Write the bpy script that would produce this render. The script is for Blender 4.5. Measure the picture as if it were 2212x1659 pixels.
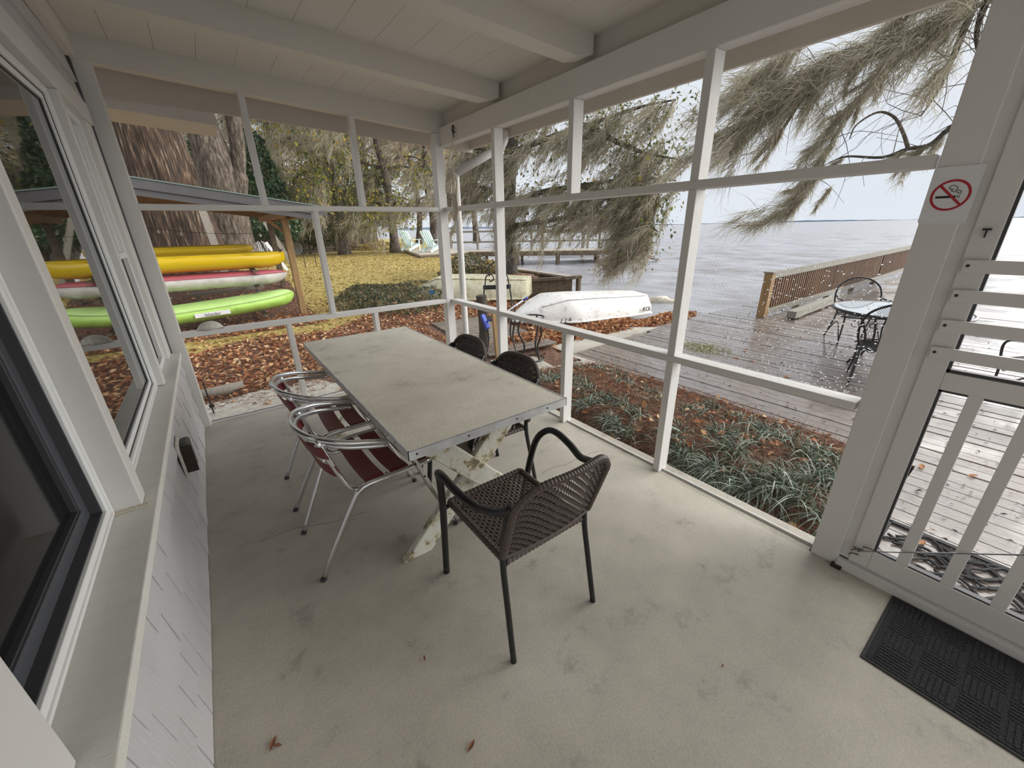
import bpy, bmesh, math, random
import numpy as np
from mathutils import Vector, Matrix
random.seed(7); rng = np.random.default_rng(7)
for o in list(bpy.data.objects): bpy.data.objects.remove(o)
scene = bpy.context.scene
COL = scene.collection
PI = math.pi

# ---------------------------------------------------------------- camera
YAW, PITCH, ROLL, FPX = math.radians(36.0048), math.radians(21.4967), math.radians(-1.1924), 857.46
CAM = np.array([0.3437, 0.0, 1.5])
PW, PH = 2212.0, 1659.0
_f = np.array([math.sin(YAW)*math.cos(PITCH), math.cos(YAW)*math.cos(PITCH), -math.sin(PITCH)])
_r = np.array([math.cos(YAW), -math.sin(YAW), 0.0]); _u = np.cross(_r, _f)
_c, _s = math.cos(ROLL), math.sin(ROLL)
_r, _u = _c*_r + _s*_u, -_s*_r + _c*_u
cam_data = bpy.data.cameras.new('camera'); cam = bpy.data.objects.new('camera', cam_data); COL.objects.link(cam)
M = Matrix(((_r[0], _u[0], -_f[0], CAM[0]), (_r[1], _u[1], -_f[1], CAM[1]), (_r[2], _u[2], -_f[2], CAM[2]), (0, 0, 0, 1)))
cam.matrix_world = M
cam_data.sensor_width = 36.0; cam_data.lens = FPX/PW*36.0; cam_data.clip_start = 0.02; cam_data.clip_end = 20000
scene.camera = cam
def ray(x, y):
    d = _f*FPX + _r*(x-PW/2) - _u*(y-PH/2); return d/np.linalg.norm(d)
def onz(x, y, z): d = ray(x, y); return CAM + d*((z-CAM[2])/d[2])
def onx(x, y, X): d = ray(x, y); return CAM + d*((X-CAM[0])/d[0])
def ony(x, y, Y): d = ray(x, y); return CAM + d*((Y-CAM[1])/d[1])

# ---------------------------------------------------------------- sky, light, exposure
world = bpy.data.worlds.new('overcast_sky'); scene.world = world; world.use_nodes = True
nt = world.node_tree; nt.nodes.clear()
wo = nt.nodes.new('ShaderNodeOutputWorld'); bg = nt.nodes.new('ShaderNodeBackground')
tc = nt.nodes.new('ShaderNodeTexCoord'); nz = nt.nodes.new('ShaderNodeTexNoise'); nz.inputs['Scale'].default_value = 2.2
nz.inputs['Detail'].default_value = 5
rp = nt.nodes.new('ShaderNodeValToRGB')
rp.color_ramp.elements[0].position = .3; rp.color_ramp.elements[0].color = (.80, .87, .965, 1)
rp.color_ramp.elements[1].position = .75; rp.color_ramp.elements[1].color = (.93, .955, 1.0, 1)
nt.links.new(tc.outputs['Generated'], nz.inputs['Vector']); nt.links.new(nz.outputs['Fac'], rp.inputs['Fac'])
nt.links.new(rp.outputs['Color'], bg.inputs['Color']); bg.inputs['Strength'].default_value = .60
nt.links.new(bg.outputs[0], wo.inputs['Surface'])
sun = bpy.data.lights.new('cloud_sun', 'SUN'); sun.energy = 3.3; sun.angle = math.radians(72); sun.color = (1, .97, .92)
so = bpy.data.objects.new('cloud_sun', sun); COL.objects.link(so); so.rotation_euler = Vector((-.72, .42, -.50)).to_track_quat('-Z', 'Y').to_euler()
so.location = (6, -4, 14)
vs = scene.view_settings; vs.view_transform = 'Standard'; vs.look = 'None'; vs.gamma = 1.0; vs.use_curve_mapping = False
vs.exposure = 0.74

# ---------------------------------------------------------------- materials
def new_mat(name):
    m = bpy.data.materials.new(name); m.use_nodes = True
    b = m.node_tree.nodes['Principled BSDF']; return m, m.node_tree, b
def ramp(nt, stops):
    r = nt.nodes.new('ShaderNodeValToRGB'); el = r.color_ramp.elements
    while len(el) < len(stops): el.new(.5)
    for e, (p, c) in zip(el, stops): e.position = p; e.color = (*c, 1)
    return r
def pm(name, stops, scale=6.0, rough=.6, bump=0.0, stretch=(1, 1, 1), detail=6, metal=0.0, bscale=None, coord='Object',
       spec=.5, rnd=0.0, island=False, objrand=0.0, trans=0.0, coat=0.0, distort=0.0):
    """noise -> ramp -> principled, with optional bump; island: colour by mesh island; objrand: value shift per object"""
    m, nt, b = new_mat(name)
    if isinstance(stops, tuple): stops = [(0, stops), (1, stops)]
    rp = ramp(nt, stops)
    tc = nt.nodes.new('ShaderNodeTexCoord'); mp = nt.nodes.new('ShaderNodeMapping'); mp.inputs['Scale'].default_value = stretch
    nt.links.new(tc.outputs[coord], mp.inputs['Vector'])
    nz = nt.nodes.new('ShaderNodeTexNoise'); nz.inputs['Scale'].default_value = scale; nz.inputs['Detail'].default_value = detail
    nz.inputs['Roughness'].default_value = .62; nz.inputs['Distortion'].default_value = distort
    nt.links.new(mp.outputs[0], nz.inputs['Vector'])
    if island:
        g = nt.nodes.new('ShaderNodeNewGeometry'); nt.links.new(g.outputs['Random Per Island'], rp.inputs['Fac'])
    else:
        nt.links.new(nz.outputs['Fac'], rp.inputs['Fac'])
    col = rp.outputs['Color']
    if objrand:
        oi = nt.nodes.new('ShaderNodeObjectInfo'); mr = nt.nodes.new('ShaderNodeMapRange')
        mr.inputs['To Min'].default_value = 1-objrand; mr.inputs['To Max'].default_value = 1+objrand
        hs = nt.nodes.new('ShaderNodeHueSaturation'); nt.links.new(oi.outputs['Random'], mr.inputs['Value'])
        nt.links.new(mr.outputs[0], hs.inputs['Value']); nt.links.new(col, hs.inputs['Color']); col = hs.outputs['Color']
    nt.links.new(col, b.inputs['Base Color'])
    b.inputs['Roughness'].default_value = rough; b.inputs['Metallic'].default_value = metal
    b.inputs['Specular IOR Level'].default_value = spec; b.inputs['Coat Weight'].default_value = coat
    if bump:
        n2 = nz
        if bscale:
            n2 = nt.nodes.new('ShaderNodeTexNoise'); n2.inputs['Scale'].default_value = bscale; n2.inputs['Detail'].default_value = 5
            nt.links.new(mp.outputs[0], n2.inputs['Vector'])
        bp = nt.nodes.new('ShaderNodeBump'); bp.inputs['Strength'].default_value = bump; bp.inputs['Distance'].default_value = .02
        nt.links.new(n2.outputs['Fac'], bp.inputs['Height']); nt.links.new(bp.outputs[0], b.inputs['Normal'])
    if trans:
        out = [n for n in nt.nodes if n.type == 'OUTPUT_MATERIAL'][0]
        tl = nt.nodes.new('ShaderNodeBsdfTranslucent'); nt.links.new(col, tl.inputs['Color'])
        mx = nt.nodes.new('ShaderNodeMixShader'); mx.inputs[0].default_value = trans
        nt.links.new(b.outputs[0], mx.inputs[1]); nt.links.new(tl.outputs[0], mx.inputs[2]); nt.links.new(mx.outputs[0], out.inputs['Surface'])
    return m
W3 = lambda v, t=(1, 1, 1): (v*t[0], v*t[1], v*t[2])
warm = (1, .985, .95)
MT = {}
MT['white'] = pm('white_paint', [(0, W3(.64, warm)), (1, W3(.72, warm))], 3, .5, .05, bscale=40)
MT['ceil'] = pm('ceiling_paint', [(0, W3(.62, (1, .96, .88))), (1, W3(.68, (1, .965, .89)))], 2, .6, .04, bscale=30)
MT['trimbrown'] = pm('eave_paint', [(0, (.60, .55, .48)), (1, (.66, .61, .54))], 3, .6)
MT['eavewhite'] = pm('eave_white', [(0, (.70, .66, .60)), (1, (.76, .72, .67))], 3, .6)
MT['vinyl'] = pm('white_vinyl', (.80, .81, .80), 3, .32)
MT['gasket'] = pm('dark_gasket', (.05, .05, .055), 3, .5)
MT['shingle'] = pm('grey_shingle_paint', [(0, (.50, .49, .50)), (1, (.58, .57, .58))], 9, .55, .12, (1, 1, .15), bscale=60, objrand=.03)
MT['sill'] = pm('textured_sill', [(0, (.66, .65, .60)), (1, (.78, .77, .72))], 5, .6, .35, (1, 6, 1), bscale=90)
MT['plinth'] = pm('plinth', [(0, (.06, .055, .05)), (1, (.16, .15, .13))], 8, .9)
def concrete(name, base, dark, light):
    m, nt, b = new_mat(name)
    tc = nt.nodes.new('ShaderNodeTexCoord')
    n1 = nt.nodes.new('ShaderNodeTexNoise'); n1.inputs['Scale'].default_value = 1.1; n1.inputs['Detail'].default_value = 7
    n2 = nt.nodes.new('ShaderNodeTexNoise'); n2.inputs['Scale'].default_value = 5; n2.inputs['Detail'].default_value = 8; n2.inputs['Roughness'].default_value = .7
    n3 = nt.nodes.new('ShaderNodeTexNoise'); n3.inputs['Scale'].default_value = 120; n3.inputs['Detail'].default_value = 3
    for n in (n1, n2, n3): nt.links.new(tc.outputs['Object'], n.inputs['Vector'])
    r1 = ramp(nt, [(.3, dark), (.5, base), (.72, light)]); nt.links.new(n1.outputs['Fac'], r1.inputs['Fac'])
    r2 = ramp(nt, [(.30, W3(.55)), (.42, W3(.93)), (.62, W3(1.05))]); nt.links.new(n2.outputs['Fac'], r2.inputs['Fac'])
    mx = nt.nodes.new('ShaderNodeMixRGB'); mx.blend_type = 'MULTIPLY'; mx.inputs[0].default_value = .8
    nt.links.new(r1.outputs[0], mx.inputs[1]); nt.links.new(r2.outputs[0], mx.inputs[2])
    r3 = ramp(nt, [(.35, W3(.86)), (.65, W3(1.08))]); nt.links.new(n3.outputs['Fac'], r3.inputs['Fac'])
    m2 = nt.nodes.new('ShaderNodeMixRGB'); m2.blend_type = 'MULTIPLY'; m2.inputs[0].default_value = .6
    nt.links.new(mx.outputs[0], m2.inputs[1]); nt.links.new(r3.outputs[0], m2.inputs[2])
    # small dark scuffs
    n4 = nt.nodes.new('ShaderNodeTexNoise'); n4.inputs['Scale'].default_value = 3.2; n4.inputs['Detail'].default_value = 10; n4.inputs['Roughness'].default_value = .8
    mp = nt.nodes.new('ShaderNodeMapping'); mp.inputs['Location'].default_value = (3.1, 7.7, 0); mp.inputs['Scale'].default_value = (1.6, 1, 1)
    nt.links.new(tc.outputs['Object'], mp.inputs['Vector']); nt.links.new(mp.outputs[0], n4.inputs['Vector'])
    r4 = ramp(nt, [(.66, W3(1)), (.76, W3(.42))]); nt.links.new(n4.outputs['Fac'], r4.inputs['Fac'])
    m3 = nt.nodes.new('ShaderNodeMixRGB'); m3.blend_type = 'MULTIPLY'; m3.inputs[0].default_value = .8
    nt.links.new(m2.outputs[0], m3.inputs[1]); nt.links.new(r4.outputs[0], m3.inputs[2])
    nt.links.new(m3.outputs[0], b.inputs['Base Color'])
    b.inputs['Roughness'].default_value = .62; b.inputs['Specular IOR Level'].default_value = .35
    bp = nt.nodes.new('ShaderNodeBump'); bp.inputs['Strength'].default_value = .12; bp.inputs['Distance'].default_value = .01
    nt.links.new(n3.outputs['Fac'], bp.inputs['Height']); nt.links.new(bp.outputs[0], b.inputs['Normal'])
    return m
MT['floor'] = concrete('porch_concrete', (.47, .44, .375), (.36, .335, .285), (.55, .52, .45))
MT['padcon'] = concrete('outdoor_concrete', (.45, .42, .36), (.33, .30, .25), (.56, .53, .46))
MT['tabletop'] = concrete('table_top_surface', (.78, .745, .635), (.62, .585, .48), (.82, .79, .69))
MT['galv'] = pm('galvanised_edging', [(.3, (.50, .51, .51)), (.7, (.74, .75, .75))], 14, .42, .05, metal=.35)
MT['screw'] = pm('dark_screw', (.05, .05, .05), 3, .5, metal=.6)
MT['alu'] = pm('polished_aluminium', [(0, (.72, .73, .74)), (1, (.82, .83, .84))], 8, .2, metal=1.0)
MT['red'] = pm('dark_red_slat', [(0, (.155, .018, .022)), (1, (.19, .026, .03))], 5, .42)
MT['black'] = pm('black_steel', (.012, .012, .013), 5, .35)
MT['wicker'] = pm('brown_wicker', [(0, (.05, .036, .03)), (1, (.095, .07, .06))], 60, .42)
MT['peel'] = pm('peeling_white_paint', [(.38, (.20, .17, .11)), (.43, (.42, .37, .22)), (.48, (.62, .61, .53)), (.8, (.70, .70, .65))], 14, .7, .3, (1, 1, 1), detail=9)
MT['oldwood'] = pm('grey_weathered_wood', [(.2, (.19, .165, .13)), (.8, (.33, .30, .25))], 8, .8, .3, (6, 6, .6))
MT['rubber'] = pm('black_rubber', (.018, .018, .019), 40, .75)
MT['matfibre'] = pm('charcoal_mat_fibre', [(.3, (.012, .012, .013)), (.7, (.045, .045, .05))], 220, .95, .8, bscale=160)
MT['signw'] = pm('sign_white', (.72, .72, .73), 4, .45)
MT['signred'] = pm('sign_red', (.42, .015, .03), 4, .45)
MT['signblk'] = pm('sign_black', (.01, .01, .01), 4, .45)
MT['rope'] = pm('cream_rope', [(.3, (.52, .46, .36)), (.7, (.72, .66, .56))], 120, .85, .5)
MT['rust'] = pm('dark_iron', [(.3, (.02, .015, .012)), (.7, (.06, .04, .03))], 30, .6, metal=.4)
MT['fixture'] = pm('dark_fixture', [(.3, (.035, .035, .03)), (.7, (.07, .07, .06))], 12, .5)
MT['shell'] = pm('pale_foam', [(.3, (.50, .47, .40)), (.7, (.72, .70, .64))], 30, .8, .5)
def glass_dark(name, c, ior, rough=.02):
    m, nt, b = new_mat(name); b.inputs['Base Color'].default_value = (*c, 1); b.inputs['Roughness'].default_value = rough
    b.inputs['IOR'].default_value = ior; b.inputs['Specular IOR Level'].default_value = .5; return m
MT['glass'] = glass_dark('window_glass', (.02, .022, .02), 2.1)
MT['glass2'] = glass_dark('shaded_glass', (.012, .012, .012), 1.25, .1)
MT['glass3'] = glass_dark('pale_glass', (.20, .20, .18), 1.5, .1)
MT['sashgrey'] = pm('dark_grey_sash', (.07, .075, .085), 4, .5)
MT['insect'] = pm('black_insect_screen', (.015, .015, .016), 4, .8)
def mesh_screen(name, fac):
    m, nt, b = new_mat(name); out = [n for n in nt.nodes if n.type == 'OUTPUT_MATERIAL'][0]
    b.inputs['Base Color'].default_value = (.25, .25, .25, 1); b.inputs['Roughness'].default_value = .8
    t = nt.nodes.new('ShaderNodeBsdfTransparent'); mx = nt.nodes.new('ShaderNodeMixShader'); mx.inputs[0].default_value = fac
    nt.links.new(t.outputs[0], mx.inputs[1]); nt.links.new(b.outputs[0], mx.inputs[2]); nt.links.new(mx.outputs[0], out.inputs['Surface'])
    return m
MT['screen'] = mesh_screen('insect_screen_mesh', .05)
m, nt_, b_ = new_mat('water_droplet'); b_.inputs['Base Color'].default_value = (.95, .97, 1, 1); b_.inputs['Roughness'].default_value = .05
b_.inputs['Transmission Weight'].default_value = 1.0; b_.inputs['IOR'].default_value = 1.33; MT['drop'] = m
# outdoors
MT['soil'] = pm('mulch_ground', [(.25, (.05, .026, .016)), (.5, (.125, .060, .034)), (.75, (.22, .12, .07))], 14, .9, .8, detail=10)
MT['lawn'] = pm('yellow_leaf_lawn', [(.25, (.19, .18, .06)), (.45, (.36, .28, .08)), (.7, (.50, .38, .12))], 10, .9, .6, detail=12)
MT['sand'] = pm('pale_sand', [(.3, (.36, .32, .26)), (.6, (.62, .58, .50)), (.8, (.72, .68, .60))], 24, .9, .5, detail=10)
MT['leaf'] = pm('dead_leaves', [(0, (.19, .06, .022)), (.35, (.33, .115, .045)), (.6, (.46, .20, .08)), (.82, (.64, .37, .17)), (1, (.78, .56, .32))], island=True, rough=.75, trans=.2)
MT['straw'] = pm('pine_straw', [(0, (.10, .045, .024)), (.6, (.24, .105, .055)), (1, (.38, .21, .12))], island=True, rough=.8)
MT['yleaf'] = pm('yellow_fallen_leaves', [(0, (.22, .17, .05)), (.5, (.46, .34, .10)), (1, (.64, .50, .20))], island=True, rough=.8, trans=.2)
MT['liriope'] = pm('variegated_grass', [(0, (.04, .065, .035)), (.4, (.10, .14, .09)), (.7, (.28, .34, .27)), (1, (.50, .56, .47))], island=True, rough=.45)
MT['drygrass'] = pm('dry_grass', [(0, (.22, .21, .09)), (1, (.48, .45, .26))], island=True, rough=.7)
MT['moss'] = pm('spanish_moss', [(0, (.27, .24, .175)), (.5, (.48, .44, .33)), (1, (.70, .645, .51))], island=True, rough=.9, trans=.5)
MT['mossbrown'] = pm('brown_moss', [(0, (.28, .23, .165)), (.5, (.48, .41, .31)), (1, (.70, .62, .49))], island=True, rough=.9, trans=.35)
MT['lfyg'] = pm('yellow_green_leaves', [(0, (.07, .10, .02)), (.5, (.20, .23, .04)), (.8, (.42, .36, .06)), (1, (.58, .36, .06))], island=True, rough=.55, trans=.4)
MT['lfgreen'] = pm('evergreen_leaves', [(0, (.012, .035, .012)), (.6, (.035, .085, .03)), (1, (.10, .17, .07))], island=True, rough=.35, trans=.2)
MT['lfivy'] = pm('ivy_leaves', [(0, (.04, .055, .02)), (.55, (.11, .13, .05)), (.8, (.25, .20, .09)), (1, (.34, .18, .09))], island=True, rough=.5, trans=.25)
MT['lfoak'] = pm('olive_leaves', [(0, (.05, .07, .02)), (.6, (.13, .15, .05)), (1, (.30, .24, .08))], island=True, rough=.5, trans=.4)
MT['rusttwig'] = pm('red_brown_foliage', [(0, (.20, .09, .06)), (1, (.45, .24, .17))], island=True, rough=.8, trans=.4)
MT['bark'] = pm('furrowed_bark', [(.38, (.012, .007, .004)), (.48, (.04, .023, .013)), (.57, (.085, .05, .03)), (.63, (.20, .145, .10)), (.72, (.36, .29, .23))], 8, .9, 1.0, (2.6, 2.6, .22), detail=14)
MT['bark2'] = pm('grey_bark', [(.36, (.03, .023, .017)), (.5, (.095, .072, .054)), (.64, (.20, .165, .135))], 7, .9, 1.0, (2.2, 2.2, .5), detail=12)
MT['bark3'] = pm('dark_bark', [(.25, (.025, .02, .016)), (.7, (.10, .085, .065))], 8, .9, .8, (2, 2, .4))
MT['twig'] = pm('thin_branches', [(.25, (.05, .04, .03)), (.7, (.16, .13, .10))], 20, .9)
m = pm('wet_deck_board', [(.30, (.055, .04, .03)), (.45, (.13, .10, .08)), (.58, (.24, .19, .155)), (.75, (.34, .29, .25))], 9, .28, .5, (9, .6, 1), bscale=14, objrand=.16, spec=.6, coat=.8)
MT['deckwood'] = m; nt_ = m.node_tree; b_ = nt_.nodes['Principled BSDF']; b_.inputs['Coat Roughness'].default_value = .06
tcw = nt_.nodes.new('ShaderNodeNewGeometry'); nw = nt_.nodes.new('ShaderNodeTexNoise'); nw.inputs['Scale'].default_value = 1.3; nw.inputs['Detail'].default_value = 4
nt_.links.new(tcw.outputs['Position'], nw.inputs['Vector']); rw = ramp(nt_, [(.42, W3(.08)), (.60, W3(.55))]); nt_.links.new(nw.outputs['Fac'], rw.inputs['Fac'])
nt_.links.new(rw.outputs[0], b_.inputs['Coat Roughness'])
MT['debris'] = pm('wet_dark_scraps', [(0, (.03, .02, .015)), (.7, (.10, .06, .04)), (1, (.30, .17, .09))], island=True, rough=.4)
MT['railwood'] = pm('brown_stained_wood', [(.25, (.10, .05, .025)), (.7, (.22, .12, .06))], 6, .6, .3, (4, 4, .5), objrand=.2)
MT['railcap'] = pm('grey_rail_wood', [(.25, (.17, .16, .13)), (.7, (.32, .30, .25))], 6, .6, .3, (.6, 5, 5))
MT['postwood'] = pm('treated_post', [(.25, (.22, .13, .05)), (.7, (.40, .25, .11))], 5, .7, .3, (4, 4, .5))
MT['cedar'] = pm('orange_timber', [(.25, (.28, .13, .04)), (.7, (.48, .26, .10))], 4, .7, .2, (4, 4, .6))
MT['fence'] = pm('dark_fence_board', [(.25, (.055, .04, .025)), (.7, (.14, .105, .065))], 5, .85, .3, (3, 3, .4), objrand=.2)
MT['roofgrey'] = pm('grey_fascia', [(.2, (.075, .072, .073)), (.8, (.10, .097, .098))], 4, .6)
MT['roofgreen'] = pm('green_roof_edge', (.16, .22, .19), 4, .5)
MT['yellow'] = pm('yellow_hull', [(.25, (.50, .33, .01)), (.45, (.80, .55, .008)), (1, (.86, .62, .01))], 5, .35, detail=9, stretch=(.5, 1, 1.5))
MT['pink'] = pm('pink_deck', (.50, .12, .155), 4, .5)
MT['hullwhite'] = pm('dirty_white_hull', [(.3, (.44, .40, .36)), (.6, (.66, .63, .60)), (.9, (.72, .70, .68))], 5, .5, detail=9)
MT['lime'] = pm('lime_hull', [(.25, (.22, .36, .06)), (.5, (.40, .66, .12)), (.9, (.48, .76, .16))], 5, .4, detail=9)
MT['limelight'] = pm('lime_deck', [(.25, (.42, .62, .20)), (.9, (.52, .80, .26))], 5, .4)
MT['boatcream'] = pm('mossy_cream_hull', [(.30, (.42, .38, .20)), (.5, (.70, .66, .47)), (.8, (.80, .77, .62))], 9, .6, detail=12)
MT['boatwhite'] = pm('weathered_white_hull', [(.28, (.42, .38, .33)), (.45, (.78, .76, .73)), (.8, (.84, .83, .81))], 7, .5, detail=12)
MT['darkprint'] = pm('dark_lettering', (.03, .03, .035), 4, .6)
MT['blueprint'] = pm('blue_sticker', (.05, .28, .62), 4, .5)
MT['blue'] = pm('blue_plastic', (.03, .08, .48), 4, .4)
MT['silver'] = pm('painted_pole', (.68, .70, .74), 4, .35)
MT['timber'] = pm('bulkhead_timber', [(.25, (.07, .048, .03)), (.7, (.19, .135, .085))], 6, .8, .4, (1, 1, 3))
MT['dock'] = pm('pale_dock_wood', [(.25, (.33, .29, .23)), (.7, (.52, .47, .38))], 6, .7)
MT['mint'] = pm('pale_aqua_paint', (.56, .68, .66), 4, .5)
MT['plasticw'] = pm('white_plastic', (.78, .78, .78), 4, .4)
MT['bulb'] = pm('clear_bulb', (.8, .8, .78), 4, .1)
MT['slate'] = pm('grey_roof_shingle', [(.3, (.18, .18, .20)), (.7, (.32, .32, .35))], 18, .8)
MT['brickw'] = pm('house_brick', [(.3, (.20, .14, .10)), (.7, (.36, .28, .22))], 14, .8)
MT['terracotta'] = pm('terracotta', (.42, .18, .10), 6, .7)
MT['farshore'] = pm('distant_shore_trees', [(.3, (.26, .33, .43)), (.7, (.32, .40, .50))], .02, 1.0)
MT['foam'] = pm('wave_foam', [(.3, (.50, .42, .28)), (.7, (.86, .83, .74))], 12, .6, .5)
m, nt_, b_ = new_mat('clear_table_glass'); b_.inputs['Base Color'].default_value = (.55, .60, .62, 1); b_.inputs['Roughness'].default_value = .04
b_.inputs['IOR'].default_value = 1.9; MT['tglass'] = m
# lake
m, nt_, b_ = new_mat('lake_water')
tc = nt_.nodes.new('ShaderNodeTexCoord'); mp = nt_.nodes.new('ShaderNodeMapping'); mp.inputs['Rotation'].default_value = (0, 0, math.radians(35)); mp.inputs['Scale'].default_value = (1.0, .55, 1)
nt_.links.new(tc.outputs['Object'], mp.inputs['Vector'])
n1 = nt_.nodes.new('ShaderNodeTexNoise'); n1.inputs['Scale'].default_value = 1.25; n1.inputs['Detail'].default_value = 9; n1.inputs['Roughness'].default_value = .6
nt_.links.new(mp.outputs[0], n1.inputs['Vector'])
r1 = ramp(nt_, [(.3, (.20, .175, .16)), (.5, (.31, .31, .325)), (.72, (.42, .435, .46))]); nt_.links.new(n1.outputs['Fac'], r1.inputs['Fac'])
nt_.links.new(r1.outputs[0], b_.inputs['Base Color'])
bp = nt_.nodes.new('ShaderNodeBump'); bp.inputs['Strength'].default_value = .55; bp.inputs['Distance'].default_value = .16
nt_.links.new(n1.outputs['Fac'], bp.inputs['Height']); nt_.links.new(bp.outputs[0], b_.inputs['Normal'])
b_.inputs['Roughness'].default_value = .26; b_.inputs['IOR'].default_value = 1.33; MT['water'] = m

# ---------------------------------------------------------------- geometry helpers
V = lambda *a: np.array(a, float)
def nrm(a): a = np.asarray(a, float); n = np.linalg.norm(a); return a/n if n > 1e-12 else a
def cr(pts, n=6, closed=False):
    """Catmull-Rom through the points"""
    P = [np.array(p, float) for p in pts]; out = []; N = len(P)
    rng_ = range(N if closed else N-1)
    for i in rng_:
        a, b, c, d = (P[(i-1) % N] if closed or i > 0 else 2*P[0]-P[1]), P[i], P[(i+1) % N], (P[(i+2) % N] if closed or i+2 < N else 2*P[-1]-P[-2])
        for k in range(n):
            t = k/n
            out.append(.5*((2*b)+(-a+c)*t+(2*a-5*b+4*c-d)*t*t+(-a+3*b-3*c+d)*t**3))
    if not closed: out.append(P[-1])
    return out
def root_off(p):
    while p is not None:
        if '_o' in p.keys(): return np.array(p['_o'])
        p = p.parent
    return np.zeros(3)
class MB:
    def __init__(s): s.v = []; s.f = []
    def add(s, vs, fs):
        o = len(s.v); s.v += [tuple(map(float, p)) for p in vs]; s.f += [tuple(i+o for i in q) for q in fs]; return s
    def box(s, x0, x1, y0, y1, z0, z1):
        x0, x1 = min(x0, x1), max(x0, x1); y0, y1 = min(y0, y1), max(y0, y1); z0, z1 = min(z0, z1), max(z0, z1)
        return s.add([(x, y, z) for z in (z0, z1) for y in (y0, y1) for x in (x0, x1)],
                     [(0, 2, 3, 1), (4, 5, 7, 6), (0, 1, 5, 4), (2, 6, 7, 3), (0, 4, 6, 2), (1, 3, 7, 5)])
    def hexa(s, p):   # 8 corners: bottom 4 ccw, top 4 ccw
        return s.add(p, [(3, 2, 1, 0), (4, 5, 6, 7), (0, 1, 5, 4), (1, 2, 6, 5), (2, 3, 7, 6), (3, 0, 4, 7)])
    def bar(s, p0, p1, w, h, up=(0, 0, 1)):
        p0, p1 = np.array(p0, float), np.array(p1, float); d = nrm(p1-p0); side = nrm(np.cross(d, up))
        if np.linalg.norm(np.cross(d, up)) < 1e-6: side = nrm(np.cross(d, (1, 0, 0)))
        u = np.cross(side, d); a, b = side*w/2, u*h/2
        return s.hexa([p0-a-b, p0+a-b, p1+a-b, p1-a-b, p0-a+b, p0+a+b, p1+a+b, p1-a+b])
    def tube(s, pts, r, n=8, closed=False, sq=None):
        P = [np.array(p, float) for p in pts]; N = len(P); rr = r if hasattr(r, '__len__') else [r]*N
        T = []
        for i in range(N):
            a = P[(i-1) % N] if (closed or i > 0) else P[i]; b = P[(i+1) % N] if (closed or i < N-1) else P[i]
            T.append(nrm(b-a))
        ref = np.array((0, 0, 1.)) if abs(T[0][2]) < .9 else np.array((1., 0, 0)); nrmv = nrm(np.cross(T[0], ref)); vs = []
        for i in range(N):
            nrmv = nrm(nrmv-T[i]*np.dot(nrmv, T[i])); b = np.cross(T[i], nrmv)
            for k in range(n):
                a = 2*PI*k/n; vs.append(P[i]+rr[i]*(math.cos(a)*nrmv+math.sin(a)*b))
        fs = []
        for i in range(N if closed else N-1):
            j = (i+1) % N
            for k in range(n): fs.append((i*n+k, i*n+(k+1) % n, j*n+(k+1) % n, j*n+k))
        if not closed: fs += [tuple(range(n-1, -1, -1)), tuple((N-1)*n+k for k in range(n))]
        return s.add(vs, fs)
    def cyl(s, p0, p1, r, n=12, r1=None): return s.tube([p0, p1], [r, r if r1 is None else r1], n)
    def loft(s, rings, caps=True):
        n = len(rings[0]); vs = [p for r in rings for p in r]; fs = []
        for i in range(len(rings)-1):
            for k in range(n): fs.append((i*n+k, i*n+(k+1) % n, (i+1)*n+(k+1) % n, (i+1)*n+k))
        if caps: fs += [tuple(range(n-1, -1, -1)), tuple((len(rings)-1)*n+k for k in range(n))]
        return s.add(vs, fs)
    def sheet(s, rows):
        n = len(rows[0]); vs = [p for r in rows for p in r]
        return s.add(vs, [(i*n+k, i*n+k+1, (i+1)*n+k+1, (i+1)*n+k) for i in range(len(rows)-1) for k in range(n-1)])
    def ball(s, c, r, nu=8, nv=6, sc=(1, 1, 1)):
        rings = []
        for i in range(1, nv):
            t = PI*i/nv; rings.append([(c[0]+r*sc[0]*math.sin(t)*math.cos(2*PI*k/nu), c[1]+r*sc[1]*math.sin(t)*math.sin(2*PI*k/nu), c[2]-r*sc[2]*math.cos(t)) for k in range(nu)])
        return s.loft(rings)
    def build(s, name, mat, parent=None, smooth=False, kind=None, label=None):
        me = bpy.data.meshes.new(name); off = root_off(parent)
        me.from_pydata([tuple(np.array(p)-off) for p in s.v], [], s.f); me.update()
        return link(name, me, mat, parent, smooth, kind, label)
def link(name, me, mat, parent=None, smooth=False, kind=None, label=None):
    o = bpy.data.objects.new(name, me); COL.objects.link(o)
    me.materials.append(MT[mat] if isinstance(mat, str) else mat)
    if smooth: me.polygons.foreach_set('use_smooth', [True]*len(me.polygons))
    if parent is not None: o.parent = parent
    if kind: o['kind'] = kind
    if label: o['label'] = label
    return o
def npmesh(name, verts, faces, mat, parent=None, kind='stuff', smooth=False):
    """fast mesh from numpy arrays; verts Nx3, faces Mx3 or Mx4"""
    me = bpy.data.meshes.new(name); verts = np.asarray(verts, np.float32); faces = np.asarray(faces, np.int32)
    off = np.array(parent['_o'] if parent is not None and '_o' in parent.keys() else (0, 0, 0), np.float32); verts = verts-off
    k = faces.shape[1]; me.vertices.add(len(verts)); me.vertices.foreach_set('co', verts.ravel())
    me.loops.add(faces.size); me.loops.foreach_set('vertex_index', faces.ravel())
    me.polygons.add(len(faces)); me.polygons.foreach_set('loop_start', np.arange(0, faces.size, k, dtype=np.int32))
    me.polygons.foreach_set('loop_total', np.full(len(faces), k, np.int32)); me.update(calc_edges=True); me.validate()
    return link(name, me, mat, parent, smooth, kind)
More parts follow.
